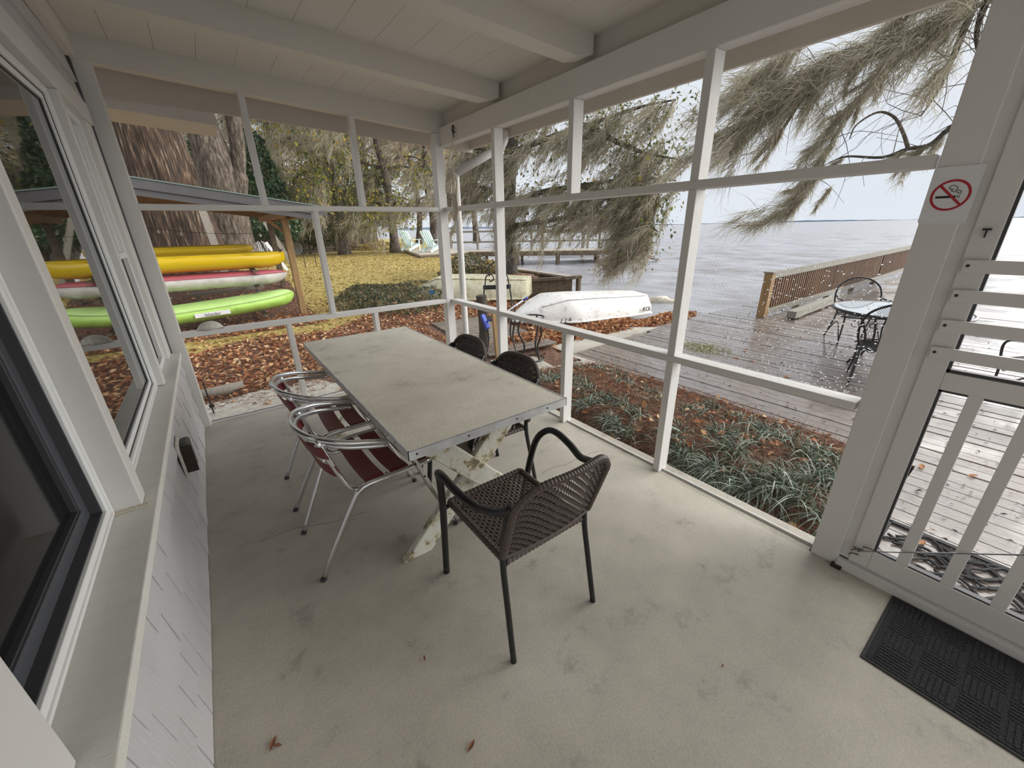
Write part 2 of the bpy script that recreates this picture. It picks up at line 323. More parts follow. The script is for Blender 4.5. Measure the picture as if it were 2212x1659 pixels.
def thing(name, label, cat, loc=(0, 0, 0), rz=0.0, group=None):
    """Empty at the thing's base; its parts are built in its own frame"""
    o = bpy.data.objects.new(name, None); COL.objects.link(o); o.location = loc; o.rotation_euler = (0, 0, rz); o.empty_display_size = .1
    o['label'] = label; o['category'] = cat
    if group: o['group'] = group
    return o
def wthing(name, label, cat, loc, group=None):
    """as thing(), but its parts are given in world coordinates"""
    o = thing(name, label, cat, loc, 0, group); o['_o'] = [float(c) for c in loc]; return o
def tag(o, label, cat, group=None, kind=None):
    o['label'] = label; o['category'] = cat
    if group: o['group'] = group
    if kind: o['kind'] = kind
    return o
def struct(name, loc=(0, 0, 0)):
    o = bpy.data.objects.new(name, None); COL.objects.link(o); o.location = loc; o['kind'] = 'structure'; o['_o'] = [float(c) for c in loc]; o.empty_display_size = .1; return o
def single(name, mb, mat, label, cat, base, group=None, smooth=False, kind=None):
    """a thing that is one mesh, its origin at its base"""
    holder = {'_o': base}
    me = bpy.data.meshes.new(name); me.from_pydata([tuple(np.array(p)-np.array(base)) for p in mb.v], [], mb.f); me.update()
    o = link(name, me, mat, None, smooth, kind); o.location = base; return tag(o, label, cat, group)
def copy_tree(src, loc, rz=None, label=None, group=None, parent=None):
    c = src.copy(); COL.objects.link(c)
    if parent is None:
        c.location = loc
        if rz is not None: c.rotation_euler = (0, 0, rz)
        if label: c['label'] = label
        if group: c['group'] = group
    else: c.parent = parent
    for ch in list(src.children): copy_tree(ch, None, parent=c)
    return c
def bevel(o, w=.004, seg=2):
    m = o.modifiers.new('bevel', 'BEVEL'); m.width = w; m.segments = seg; m.limit_method = 'ANGLE'; return o
def text_mesh(name, body, size, mat, parent, origin, xdir, ydir, ext=.001):
    """flat lettering, laid out along xdir/ydir from origin (world), turned into a mesh"""
    cu = bpy.data.curves.new(name, 'FONT'); cu.body = body; cu.size = size; cu.extrude = ext; cu.align_x = 'CENTER'; cu.align_y = 'CENTER'
    to = bpy.data.objects.new(name+'_tmp', cu); COL.objects.link(to); bpy.context.view_layer.update()
    me = bpy.data.meshes.new_from_object(to.evaluated_get(bpy.context.evaluated_depsgraph_get())); bpy.data.objects.remove(to)
    X, Y = nrm(xdir), nrm(ydir); Z = np.cross(X, Y); off = np.array(parent['_o'] if '_o' in parent.keys() else (0, 0, 0))
    R = Matrix(((X[0], Y[0], Z[0], origin[0]-off[0]), (X[1], Y[1], Z[1], origin[1]-off[1]), (X[2], Y[2], Z[2], origin[2]-off[2]), (0, 0, 0, 1)))
    me.transform(R); me.materials.clear(); return link(name, me, mat, parent)
def scatter_quads(P, size, flat=.5, aspect=.55, jitter=.5):
    """leaf-like folded rhombs at points P -> verts, faces(tri)"""
    n = len(P); a = rng.uniform(0, 2*PI, n); el = rng.normal(0, flat, n)
    L = size*rng.uniform(1-jitter, 1+jitter, n)
    d = np.stack([np.cos(a)*np.cos(el), np.sin(a)*np.cos(el), np.sin(el)], 1)
    rv = rng.normal(0, 1, (n, 3)); rv[:, 2] *= flat; s = np.cross(d, rv+np.array([0, 0, 1.0/(flat+.05)])); s /= np.linalg.norm(s, axis=1)[:, None]+1e-9
    up = np.cross(s, d)
    Lc = L[:, None]
    v0 = P-d*Lc*.5; v2 = P+d*Lc*.5; lift = up*Lc*rng.uniform(-.05, .22, n)[:, None]
    v1 = P+s*Lc*aspect*.5+lift; v3 = P-s*Lc*aspect*.5+lift
    verts = np.stack([v0, v1, v2, v3], 1).reshape(-1, 3); i = np.arange(n)*4
    faces = np.concatenate([np.stack([i, i+1, i+2], 1), np.stack([i, i+2, i+3], 1)], 0)
    return verts, faces
def ribbons(A, D, L, w, seg=5, curl=.25, taper=.85, conv=None, convt=None, droop=0.0):
    """thin tapering ribbons: start A, direction D (unit), length L, width w; optional pull towards points conv"""
    n = len(A); L = np.broadcast_to(L, n).astype(float); w = np.broadcast_to(w, n).astype(float)
    side = np.cross(D, rng.normal(0, 1, (n, 3))); side /= np.linalg.norm(side, axis=1)[:, None]+1e-9
    ph = rng.uniform(0, 6.28, n); fr = rng.uniform(2, 6, n); amp = curl*L*rng.uniform(.2, 1, n)*.15
    s2 = np.cross(D, side); rows = []
    for k in range(seg+1):
        t = k/seg
        p = A+D*(L*t)[:, None]+s2*(amp*np.sin(ph+fr*t)*t)[:, None]+side*(amp*np.cos(ph*1.7+fr*t)*t)[:, None]
        p[:, 2] -= droop*L*t*t
        if conv is not None: p = p*(1-convt*t)+(conv*(convt*t))
        ww = (w*(1-taper*t))[:, None]*.5
        rows.append(p-side*ww); rows.append(p+side*ww)
    verts = np.stack(rows, 1); m = 2*(seg+1); i = np.arange(n)[:, None]*m
    fs = [np.stack([i[:, 0]+2*k, i[:, 0]+2*k+1, i[:, 0]+2*k+3, i[:, 0]+2*k+2], 1) for k in range(seg)]
    return verts.reshape(-1, 3), np.concatenate(fs, 0)
def merge(parts):
    vs, fs, o = [], [], 0
    for v, f in parts: vs.append(v); fs.append(f+o); o += len(v)
    return np.concatenate(vs), np.concatenate(fs)

# ================================================================ THE PORCH
W, D = 2.3893, 3.9081           # inner faces of the lake side and of the far side
ZR, ZM = .765, 1.68             # centre heights of the two rails
YB = -3.4                       # how far the porch goes on behind the camera
GZ, DZ, WZ = -.15, -.30, -.36   # yard, deck and lake levels
SL = -.046                      # slope of the roof towards the lake
def zc(x): return 2.625+SL*x    # underside of the ceiling boards
def zb(x): return 2.497+SL*x    # underside of the rafters

fl = struct('floor', (0, 0, 0))
MB().box(-.05, W, YB, D, -.16, 0).build('slab', 'floor', fl)
MB().box(W+.004, W+.13, .37, D+.10, -.16, -.002).build('sill_strip', 'padcon', fl)
MB().box(-.02, W+.004, D+.004, D+.10, -.16, -.002).build('sill_strip', 'padcon', fl)
MB().box(W+.004, W+.16, YB, .36, -.35, -.004).build('sill_strip', 'padcon', fl)
MB().box(W+.02, W+.10, .37, D+.06, -.45, -.16).build('footing', 'plinth', fl)
MB().box(-.3, W, D-.02, D+.06, -.45, -.16).build('footing', 'plinth', fl)

# ceiling boards, one by one, running along the porch
ce = struct('ceiling', (0, 0, zc(1.2)))
xs = [-.04-.2135*2+.2135*i for i in range(0, 18)]
for i in range(len(xs)-1):
    a, b = xs[i]+.0009, xs[i+1]-.0009
    if a > 2.98: break
    b = min(b, 2.98); p = []
    for zz in (0, .02):
        for x, y in ((a, YB), (b, YB), (b, D+.36), (a, D+.36)): p.append((x, y, zc(x)+zz))
    MB().hexa(p).build('plank', 'ceil', ce)
p = []
for zz in (.012, .03):
    for x, y in ((-.46, YB), (2.98, YB), (2.98, D+.36), (-.46, D+.36)): p.append((x, y, zc(x)+zz))
MB().hexa(p).build('roof_deck', 'ceil', ce)
# rafters with tails that run out under the eave
for k, yn in enumerate([2.93, 1.98, 1.03, .08, -.87, -1.82, -2.77]):
    y0, y1 = yn, yn+.125; mb = MB()
    for (xa, xb, d0, d1) in ((-.03, W-.10, 0, 0), (W-.10, W+.02, 0, .03)):
        mb.hexa([(xa, y0, zb(xa)+d0), (xb, y0, zb(xb)+d1), (xb, y1, zb(xb)+d1), (xa, y1, zb(xa)+d0), (xa, y0, zc(xa)), (xb, y0, zc(xb)), (xb, y1, zc(xb)), (xa, y1, zc(xa))])
    o = mb.build('rafter', 'ceil', ce)
    xa, xb = W+.09, 2.93
    MB().hexa([(xa, y0, zb(xa)-.01), (xb, y0, zb(xb)+.03), (xb, y1-.02, zb(xb)+.03), (xa, y1-.02, zb(xa)-.01), (xa, y0, zc(xa)), (xb, y0, zc(xb)), (xb, y1-.02, zc(xb)), (xa, y1-.02, zc(xa))]).build('rafter_tail', 'eavewhite', ce)
# ledger along the house, blocking over the header, eave boards
MB().box(-.045, -.004, YB, D, 2.49, 2.62).build('ledger', 'ceil', ce)
MB().box(W+.055, W+.085, YB, D+.02, 2.36, 2.515).build('blocking', 'ceil', ce)
MB().box(2.93, 2.96, YB, D+.36, 2.30, 2.50).build('fascia', 'trimbrown', ce)
for x0, x1 in ((-.3, 2.96),):
    a, b = (x0, zc(x0)-.235), (x1, zc(x1)-.22)
    MB().hexa([(a[0], D+.33, a[1]), (b[0], D+.33, b[1]), (b[0], D+.36, b[1]), (a[0], D+.36, a[1]), (a[0], D+.33, zc(a[0])+.01), (b[0], D+.33, zc(b[0])+.01), (b[0], D+.36, zc(b[0])+.01), (a[0], D+.36, zc(a[0])+.01)]).build('rake_board', 'trimbrown', ce)
# boxed return of the house roof beyond the left bay
MB().hexa([(-.6, D+.37, 2.37), (.66, D+.37, 2.285), (.66, D+.85, 2.285), (-.6, D+.85, 2.37), (-.6, D+.37, 2.56), (.66, D+.37, 2.40), (.66, D+.85, 2.40), (-.6, D+.85, 2.56)]).build('eave_return', 'eavewhite', ce)

# far screen wall
wf = struct('wall_far', (0, D, 0))
def hb(x): return 2.4945-.0632*x
p = [(-.02, D, hb(-.02)), (W+.09, D, hb(W+.09)), (W+.09, D+.09, hb(W+.09)), (-.02, D+.09, hb(-.02)), (-.02, D, zc(-.02)), (W+.09, D, zc(W+.09)), (W+.09, D+.09, zc(W+.09)), (-.02, D+.09, zc(-.02))]
MB().hexa(p).build('header', 'ceil', wf)
bevel(MB().box(-.035, .055, D, D+.09, -.002, hb(0)).build('post', 'white', wf))
bevel(MB().box(W-.055, W+.035, D-.002, D+.095, -.002, hb(W)).build('corner_post', 'white', wf))
bevel(MB().box(.055, W-.055, D+.002, D+.088, 1.662, 1.702).build('rail', 'white', wf), .003)
bevel(MB().box(.055, W-.055, D+.002, D+.088, .752, .792).build('rail', 'white', wf), .003)
for x, a, b in ((.80, 1.702, None), (1.572, 1.702, None), (1.158, .792, 1.662), (.775, -.002, .752), (1.54, -.002, .752)):
    bevel(MB().box(x, x+.042, D+.004, D+.086, a, b if b is not None else hb(x)).build('stud', 'white', wf), .003)
MB().box(.05, W-.05, D+.06, D+.0605, 0, 2.5).build('screen_mesh', 'screen', wf)
MB().box(.055, W-.055, D+.05, D+.058, -.002, .014).build('bottom_bead', 'white', wf)
MB().box(.055, W-.055, D+.102, D+.15, -.16, -.012).build('black_gap_strip', 'gasket', wf)  # black strip added to stand in for the dark gap beyond the far sill

# lake-side screen wall
wr = struct('wall_right', (W, 2, 0))
bevel(MB().box(W, W+.09, YB, D, 2.232, 2.385).build('header', 'white', wr))
bevel(MB().box(W, W+.09, .372, D-.0, 1.662, 1.702).build('rail', 'white', wr), .003)
bevel(MB().box(W, W+.09, .372, D-.0, .752, .790).build('rail', 'white', wr), .003)
def stud(y, z0, z1, w=.045): bevel(MB().box(W+.001, W+.088, y-w, y, z0, z1).build('stud', 'white', wr), .003)
for y in (3.035, 1.262): stud(y, -.002, .752); stud(y, .79, 1.662); stud(y, 1.702, 2.232)
stud(2.158, -.002, .752); stud(2.152, 1.702, 2.232)
bevel(MB().box(W-.002, W+.10, .262, .362, -.004, 2.232).build('post', 'white', wr))
MB().box(W+.02, W+.10, .228, .262, -.004, 2.232).build('door_stop', 'white', wr)
MB().box(W+.055, W+.0555, .37, D-.01, 0, 2.232).build('screen_mesh', 'screen', wr)
MB().box(W+.045, W+.053, .37, D-.04, -.002, .012).build('bottom_bead', 'white', wr)
for y in (-.72, -1.91, -3.3): bevel(MB().box(W, W+.09, y-.09, y, -.004, 2.232).build('post', 'white', wr))
for z in (.752, 1.662): MB().box(W, W+.09, YB, -.72, z, z+.04).build('rail', 'white', wr)

# screen door in the lake-side wall
dr = struct('door_1', (W+.03, -.2, 0))
X0, X1 = W+.012, W+.047
bevel(MB().box(X0, X1, .162, .2275, .05, 2.20).build('stile', 'white', dr), .003)
bevel(MB().box(X0, X1, -.66, -.595, .05, 2.20).build('stile', 'white', dr), .003)
for z0, z1 in ((.05, .145), (.916, .982), (2.13, 2.20)): bevel(MB().box(X0, X1, -.595, .162, z0, z1).build('door_rail', 'white', dr), .003)
for z in (1.35, 1.252, 1.148, 1.05): 
    s_ = bevel(MB().box(X0-.016, X0-.002, -.65, .2185, z-.021, z+.021).build('slat', 'white', dr), .002)
    mb = MB(); mb.cyl((X0-.018, .206, z+.002), (X0-.015, .206, z+.002), .005, 10); mb.build('nail', 'screw', s_)
for k in range(6):
    y = .068-.133*k
    bevel(MB().box(X0+.004, X0+.018, y-.019, y+.019, .145, .916).build('picket', 'white', dr), .002)
for y0, y1, z0, z1 in ((.153, .1615, .145, .916), (.153, .1615, .982, 2.13), (-.595, .1615, .907, .9155), (-.595, .1615, .9825, .994), (-.595, .1615, .1455, .152)):
    MB().box(X0+.006, X1-.004, y0, y1, z0, z1).build('screen_spline', 'gasket', dr)
MB().box(X1-.008, X1-.0075, -.6, .16, .145, 2.13).build('screen_mesh', 'screen', dr)
mb = MB(); mb.tube([(X0-.004, .209, .113), (X0-.006, -.188, .406), (X0-.004, -.62, .73)], .0028, 6); mb.build('brace_cable', 'alu', dr)
mb = MB()
for a, b in (((X0-.006, .19, .135), (X0-.02, .226, .118)), ((X0-.006, .2, .10), (X0-.03, .23, .098)), ((X0-.008, .195, .15), (X0-.02, .15, .165)), ((X0-.006, .2, .12), (X0-.03, .222, .145))): mb.tube(cr([a, (np.array(a)+np.array(b))/2+V(-.006, .004, .008), b], 3), .003, 5)
mb.build('caught_twigs', 'twig', dr)
for z0, z1 in ((1.44, 1.455), (1.415, 1.44)):
    pass
mb = MB(); mb.box(X0-.012, X0, .185, .205, 1.462, 1.468); mb.box(X0-.012, X0-.004, .193, .197, 1.44, 1.462); mb.build('hook_plate', 'screw', dr)
mb = MB(); mb.box(W-.012, W+.02, -.65, .262, -.003, .03); mb.box(W-.004, W+.02, -.65, .262, .03, .042); mb.box(W+.02, W+.12, -.65, .262, -.003, .048); mb.build('threshold', 'white', dr)
MB().box(W-.03, W+.0, .235, .275, -.002, .012).build('threshold_stop', 'rust', dr)

# house wall: shingle siding under the sill, windows over it
wl = struct('wall_left', (-.1, 1, 0))
MB().box(-.34, -.09, YB, D+.09, -.16, .64).build('backing', 'shingle', wl)
MB().box(-.34, -.13, YB, D+.09, 2.10, 2.62).build('backing', 'shingle', wl)
rs = random.Random(3)
ZC = [(.0, .185), (.165, .35), (.33, .515), (.495, .648)]
for ci, (z0, z1) in enumerate(ZC):
    y = -1.2+rs.uniform(0, .1)
    while y < D-.01:
        w = rs.choice([.09, .12, .14, .17, .2]); y1 = min(y+w, D-.006); g = rs.choice([.0015, .002, .003, .005]); dx = rs.uniform(-.0025, .0025); dz = rs.uniform(-.004, .004) if ci else 0
        zb0 = max(z0+dz, .003)
        if y1-y > .02:
            MB().hexa([(-.02, y+g, zb0), (.008+dx, y+g, zb0), (.008+dx, y1-g, zb0), (-.02, y1-g, zb0), (-.022, y+g, z1), (-.012, y+g, z1), (-.012, y1-g, z1), (-.022, y1-g, z1)]).build('shingle', 'shingle', wl)
        y = y1
for (z0, z1) in ((2.25, 2.37), (2.36, 2.485)):
    y = .8
    while y < D-.01:
        w = rs.choice([.12, .14, .17, .2, .25]); y1 = min(y+w, D-.004)
        MB().hexa([(-.06, y+.002, z0), (-.03, y+.002, z0), (-.03, y1-.002, z0), (-.06, y1-.002, z0), (-.06, y+.002, z1), (-.045, y+.002, z1), (-.045, y1-.002, z1), (-.06, y1-.002, z1)]).build('shingle', 'shingle', wl); y = y1
bevel(MB().box(-.12, .024, -1.2, 3.84, .632, .668).build('window_sill', 'sill', wl), .004)
bevel(MB().box(-.13, -.022, -1.2, 3.84, 2.135, 2.25).build('head_trim', 'white', wl), .004)
bevel(MB().box(-.14, -.034, 3.66, 3.85, .668, 2.135).build('side_trim', 'white', wl), .004)
for (y0, y1, xo, lip) in ((1.60, 1.672, -.012, 1), (3.0, 3.06, -.025, 0), (.60, .765, -.03, 1)):
    bevel(MB().box(-.14, xo, y0, y1, .672, 2.135).build('mullion', 'white', wl), .004)
MB().box(-.10, .004, 1.585, 1.60, .669, .676).build('caulk_bead', 'rope', wl)
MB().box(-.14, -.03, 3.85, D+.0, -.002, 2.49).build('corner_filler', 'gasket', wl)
# windows
def window(name, y0, y1, deep, frame, glassm, sash):
    w = struct(name, (-.1, (y0+y1)/2, .67)); dp = deep > .06; x = -.085 if dp else -.062
    fw = .038 if dp else .03
    def ring(nm, xa, xb, m, inset, width, za=.668, zt=2.135):
        for (a, b, c, d) in ((y0+inset, y1-inset, za+inset, za+inset+width), (y0+inset, y1-inset, zt-inset-width, zt-inset)):
            bevel(MB().box(xa, xb, a, b, c, d).build(nm, m, w), .002)
        for (a, b) in ((y0+inset, y0+inset+width), (y1-inset-width, y1-inset)):
            bevel(MB().box(xa, xb, a, b, za+inset+width, zt-inset-width).build(nm, m, w), .002)
    ring('frame', -.14, x, frame, 0, fw)
    ring('stop', x-.001, x+.006, frame, .006, .010)
    ring('gasket', -.13, -.0935 if dp else -.072, 'gasket', fw, .004)
    ring('sash', -.15, -.12 if dp else -.075, sash, fw+.004, .042 if dp else .026)
    ring('glazing_bead', -.15, -.125 if dp else -.082, 'gasket', fw+(.046 if dp else .03), .005)
    MB().box(-.16, -.14 if dp else -.087, y0+fw, y1-fw, .668+fw, 2.135-fw).build('pane', glassm, w)
    return w
window('window_1', .765, 1.60, .08, 'vinyl', 'glass2', 'sashgrey')
window('window_2', 1.672, 3.0, .05, 'vinyl', 'glass', 'vinyl')
w3 = struct('window_3', (-.1, 3.36, .67))
for a, b, c, d in ((3.06, 3.10, .668, 2.135), (3.62, 3.66, .668, 2.135), (3.10, 3.62, .668, .705), (3.10, 3.62, 2.095, 2.135), (3.10, 3.62, 1.37, 1.405)):
    bevel(MB().box(-.14, -.06, a, b, c, d).build('frame', 'vinyl', w3), .002)
MB().box(-.13, -.085, 3.10, 3.62, .705, 1.37).build('insect_screen', 'insect', w3)
MB().box(-.14, -.105, 3.10, 3.62, 1.405, 2.095).build('pane', 'glass3', w3)
for a, b in ((3.10, 3.125), (3.595, 3.62)): MB().box(-.105, -.085, a, b, 1.405, 2.095).build('sash', 'vinyl', w3)
# house body behind (keeps daylight out of the wall) 
MB().box(-.36, -.17, YB, D+.09, -.16, 2.62).build('house_core', 'shingle', wl)
MB().box(-.13, -.085, .0, .60, .668, 2.135).build('side_panel', 'white', wl)
MB().box(-.13, -.05, -1.2, .02, .668, 2.135).build('side_panel', 'white', wl)

# ================================================================ FURNITURE ON THE PORCH
# ---- long table on crossed legs
TX0, TX1, TY0, TY1, TZ = .785, 1.605, 1.283, 3.285, .72
tb = wthing('dining_table', 'long grey-topped table with metal edging on peeling white crossed legs', 'table', ((TX0+TX1)/2, (TY0+TY1)/2, 0))
bevel(MB().box(TX0+.003, TX1-.003, TY0+.003, TY1-.003, TZ-.034, TZ-.001).build('tabletop', 'tabletop', tb), .002)
e = MB(); e.box(TX0, TX0+.0028, TY0, TY1, TZ-.04, TZ+.001); e.box(TX1-.0028, TX1, TY0, TY1, TZ-.04, TZ+.001)
e.box(TX0, TX1, TY0, TY0+.0028, TZ-.04, TZ+.001); e.box(TX0, TX1, TY1-.0028, TY1, TZ-.04, TZ+.001)
for a, b, c, d in ((TX0, TX0+.006, TY0, TY1), (TX1-.006, TX1, TY0, TY1), (TX0, TX1, TY0, TY0+.006), (TX0, TX1, TY1-.006, TY1)): e.box(a, b, c, d, TZ-.0005, TZ+.0012)
ed_ = e.build('metal_edging', 'galv', tb, label='galvanised metal edging strip')
for x in (.82, 1.05, 1.3, 1.48): MB().cyl((x, TY0-.0015, TZ-.018), (x, TY0+.001, TZ-.018), .0045, 10).build('screw', 'screw', ed_)
for y in (1.42, 1.5, 1.75, 2.3, 2.9): MB().cyl((TX0-.0015, y, TZ-.018), (TX0+.001, y, TZ-.018), .0045, 10).build('screw', 'screw', ed_)
def leg_board(p0, p1, w, t):
    """board with ends cut level; p0 foot, p1 head, in the plane y = const"""
    p0, p1 = np.array(p0, float), np.array(p1, float); d = p1-p0; hw = w/2*np.linalg.norm(d)/abs(d[2])
    a = []
    for p in (p0, p1): a += [p+V(-hw, -t/2, 0), p+V(hw, -t/2, 0), p+V(hw, t/2, 0), p+V(-hw, t/2, 0)]
    return MB().hexa(a)
for yl in (1.50, 3.04):
    bevel(leg_board((.845, yl+.02, .0), (1.50, yl+.02, TZ-.036), .105, .038).build('leg', 'peel', tb), .006)
    bevel(leg_board((1.545, yl-.022, .0), (.885, yl-.022, TZ-.036), .105, .038).build('leg', 'peel', tb), .006)
    MB().box(.86, 1.53, yl-.045, yl+.045, TZ-.075, TZ-.035).build('cleat', 'oldwood', tb)
for yl, s in ((1.50, 1), (3.04, -1)):
    mb = MB(); mb.bar((1.195, yl+s*.03, .34), (1.195, yl+s*.36, TZ-.04), .075, .036, up=(1, 0, 0)); mb.build('brace', 'oldwood', tb)
MB().box(1.16, 1.23, 1.56, 2.98, TZ-.09, TZ-.036).build('rail', 'oldwood', tb)

# ---- aluminium bistro chairs with red slats
def alu_chair(name, label, loc, rz, group):
    t = thing(name, label, 'chair', loc, rz, group); r = .0125
    def mir(pts): return [(-x, y, z) for x, y, z in pts]
    half = [(.255, .335, .004), (.262, .20, .33), (.268, .115, .56), (.27, .06, .625), (.268, -.03, .65), (.245, -.15, .68), (.15, -.255, .705), (0, -.29, .715)]
    full = half+mir(half[:-1])[::-1]
    hoop_o = MB().tube(cr(full, 5), r, 10).build('arm_hoop', 'alu', t, smooth=True)
    h2 = [(.262, .03, .612), (.25, -.06, .63), (.225, -.15, .652), (.135, -.245, .678), (0, -.277, .688)]
    MB().tube(cr(h2+mir(h2[:-1])[::-1], 5), r*.9, 10).build('back_tube', 'alu', t, smooth=True)
    for s in (1, -1):
        q = [(s*.195, -.335, .004), (s*.215, -.24, .20), (s*.237, -.145, .385), (s*.243, -.115, .425), (s*.246, -.07, .442), (s*.247, .06, .444), (s*.244, .19, .444), (s*.225, .235, .44), (s*.16, .25, .437), (0, .252, .437)]
        lg = MB().tube(cr(q, 4), r, 10).build('leg', 'alu', t, smooth=True)
        q = [(s*.19, -.235, .70), (s*.198, -.20, .58), (s*.205, -.165, .47), (s*.207, -.14, .425), (s*.205, -.10, .405), (s*.2, -.02, .415), (s*.2, .03, .43)]
        MB().tube(cr(q, 4), r*.9, 10).build('back_upright', 'alu', t, smooth=True)
        MB().cyl((s*.195, -.336, 0), (s*.196, -.331, .012), .0145, 10).build('foot_cap', 'gasket', lg)
        MB().cyl((s*.255, .336, 0), (s*.256, .331, .012), .0145, 10).build('foot_cap', 'gasket', hoop_o)
    def slat(rows, nm): MB().loft(rows).build(nm, 'red', t, smooth=False)
    for y0, y1 in ((-.085, .005), (.035, .125), (.15, .225)):
        rings = []
        for k in range(13):
            u = -1+2*k/12; x = u*.247; z = .457-.026*(1-u*u)-(.012 if abs(u) > .97 else 0)
            rings.append([(x, y0, z), (x, y1, z), (x, y1, z-.005), (x, y0, z-.005)])
        slat(rings, 'seat_slat')
    for z0, z1, k in ((.605, .665, 0), (.50, .565, 1)):
        rings = []
        for j in range(15):
            a = -1+2*j/14; x = .212*math.sin(a*1.25)/math.sin(1.25); yb = -.205+.035*k-.075*(math.cos(a*1.25)-math.cos(1.25))
            tl = .018
            rings.append([(x, yb-tl, z1), (x, yb, z0), (x, yb-.005, z0), (x, yb-tl-.005, z1)])
        slat(rings, 'back_slat')
    for s in (1, -1):
        MB().cyl((s*.2745, .14, .47), (s*.279, .14, .47), .006, 8).build('rivet', 'screw', hoop_o)
        MB().cyl((s*.271, .18, .385), (s*.276, .18, .385), .006, 8).build('rivet', 'screw', hoop_o)
    return t
G1 = 'aluminium chairs with red slats along the table'
alu_chair('bistro_chair', 'aluminium bistro chair with red slats, tucked at the table end by the woven chair', (.765, 1.845, 0), -PI/2+.03, G1)
alu_chair('bistro_chair', 'aluminium bistro chair with red slats, tucked in closer to the kayak side', (.765, 2.45, 0), -PI/2-.03, G1)

# ---- black steel chairs with brown woven seat and back
def weave(mb, fn, nu, nv, w, amp):
    """over-under strips on the surface fn(u, v) -> point, normal; u, v in 0..1"""
    for i in range(nu):
        u = (i+.5)/nu; rows = []
        for k in range(2*nv+1):
            v = k/(2*nv); p, n = fn(u, v); pa, _ = fn(min(1, u+w/nu), v); pb, _ = fn(max(0, u-w/nu), v)
            o = n*amp*math.sin(PI*(v*nv+i)); rows.append([pb+o, pa+o])
        mb.sheet(rows)
    for j in range(nv):
        v = (j+.5)/nv; rows = []
        for k in range(2*nu+1):
            u = k/(2*nu); p, n = fn(u, v); pa, _ = fn(u, min(1, v+w/nv)); pb, _ = fn(u, max(0, v-w/nv))
            o = -n*amp*math.sin(PI*(u*nu+j)); rows.append([pa+o, pb+o])
        mb.sheet(rows)
def back_pt(u, v):     # u across, v up
    x = -.205+.41*u; a = (u-.5)*2
    z = .455+(.775-.455)*v-.085*v*abs(a)**4.5; y = -.205-.075*v-.05*(1-a*a)*(.4+.6*v)
    return V(x*(1+.04*v), y, z)
def wicker_chair(name, label, loc, rz, group=None):
    t = thing(name, label, 'chair', loc, rz, group)
    for s in (1, -1):
        leg = [(s*.215, .262, 0), (s*.22, .235, .20), (s*.228, .20, .42), (s*.245, .165, .58), (s*.268, .12, .645), (s*.275, .06, .66), (s*.268, -.03, .645), (s*.25, -.11, .63), (s*.240, -.17, .645), (s*.228, -.225, .665), (s*.210, -.272, .70)]
        MB().tube(cr(leg, 4), .0150, 10).build('arm_and_front_leg', 'black', t, smooth=True)
        bl = [(s*.212, -.262, 0), (s*.205, -.225, .22), (s*.2, -.195, .42), (s*.203, -.215, .56), (s*.205, -.255, .70)]
        MB().tube(cr(bl, 4), .0115, 10).build('leg', 'black', t, smooth=True)
        MB().tube([(s*.226, .205, .40), (s*.19, .205, .412)], .009, 8).build('seat_lug', 'black', t, smooth=True)
        MB().tube([(s*.2, -.195, .40), (s*.17, -.19, .405)], .009, 8).build('seat_lug', 'black', t, smooth=True)
    # wrapped seat frame
    for a, b in (((-.19, .215, .418), (.19, .215, .418)), ((-.185, -.19, .41), (.185, -.19, .41)), ((-.19, .215, .418), (-.185, -.19, .41)), ((.19, .215, .418), (.185, -.19, .41))):
        n = 40; pts = [np.array(a)+(np.array(b)-np.array(a))*k/n for k in range(n+1)]
        MB().tube(pts, [.0125+.0022*(k % 2) for k in range(n+1)], 8).build('wrapped_rim', 'wicker', t)
    mb = MB()
    weave(mb, lambda u, v: (V(-.182+.364*u, -.185+.395*v, .415-.012*math.sin(PI*u)*math.sin(PI*v)), V(0, 0, 1)), 24, 26, .40, .004)
    mb.build('seat_weave', 'wicker', t, kind='stuff')
    def bf(u, v):
        p = back_pt(u, v); n = nrm(np.cross(back_pt(min(1, u+.02), v)-back_pt(max(0, u-.02), v), back_pt(u, min(1, v+.02))-back_pt(u, max(0, v-.02))))
        return p, n
    mb = MB(); weave(mb, bf, 26, 20, .47, .0045); mb.build('back_weave', 'wicker', t, kind='stuff')
    n = 70; pts = [back_pt(k/n, 1.0) for k in range(n+1)]
    pts = [back_pt(0, .0+.98*k/24) for k in range(24)]+pts+[back_pt(1, .98-.98*k/24) for k in range(1, 25)]
    MB().tube(pts, [.0125+.0022*(k % 2) for k in range(len(pts))], 8).build('wrapped_rim', 'wicker', t)
    MB().tube([back_pt(k/20, .0) for k in range(21)], .010, 8).build('wrapped_rim', 'wicker', t)
    return t
G2 = 'black chairs with brown woven seats'
wk = wicker_chair('wicker_chair', 'black steel armchair with brown woven seat, at the table end facing the kayaks', (1.128, 1.075, 0), 0.0, G2)
G3 = 'Two black armchairs with woven backs tucked under the lake side of the table'
copy_tree(wk, (1.42, 1.82, 0), PI/2, 'woven-back black armchair under the lake side of the table, beside the end armchair', G2)
copy_tree(wk, (1.42, 2.385, 0), PI/2, 'woven-back black armchair under the lake side of the table, nearest the corner post', G2)

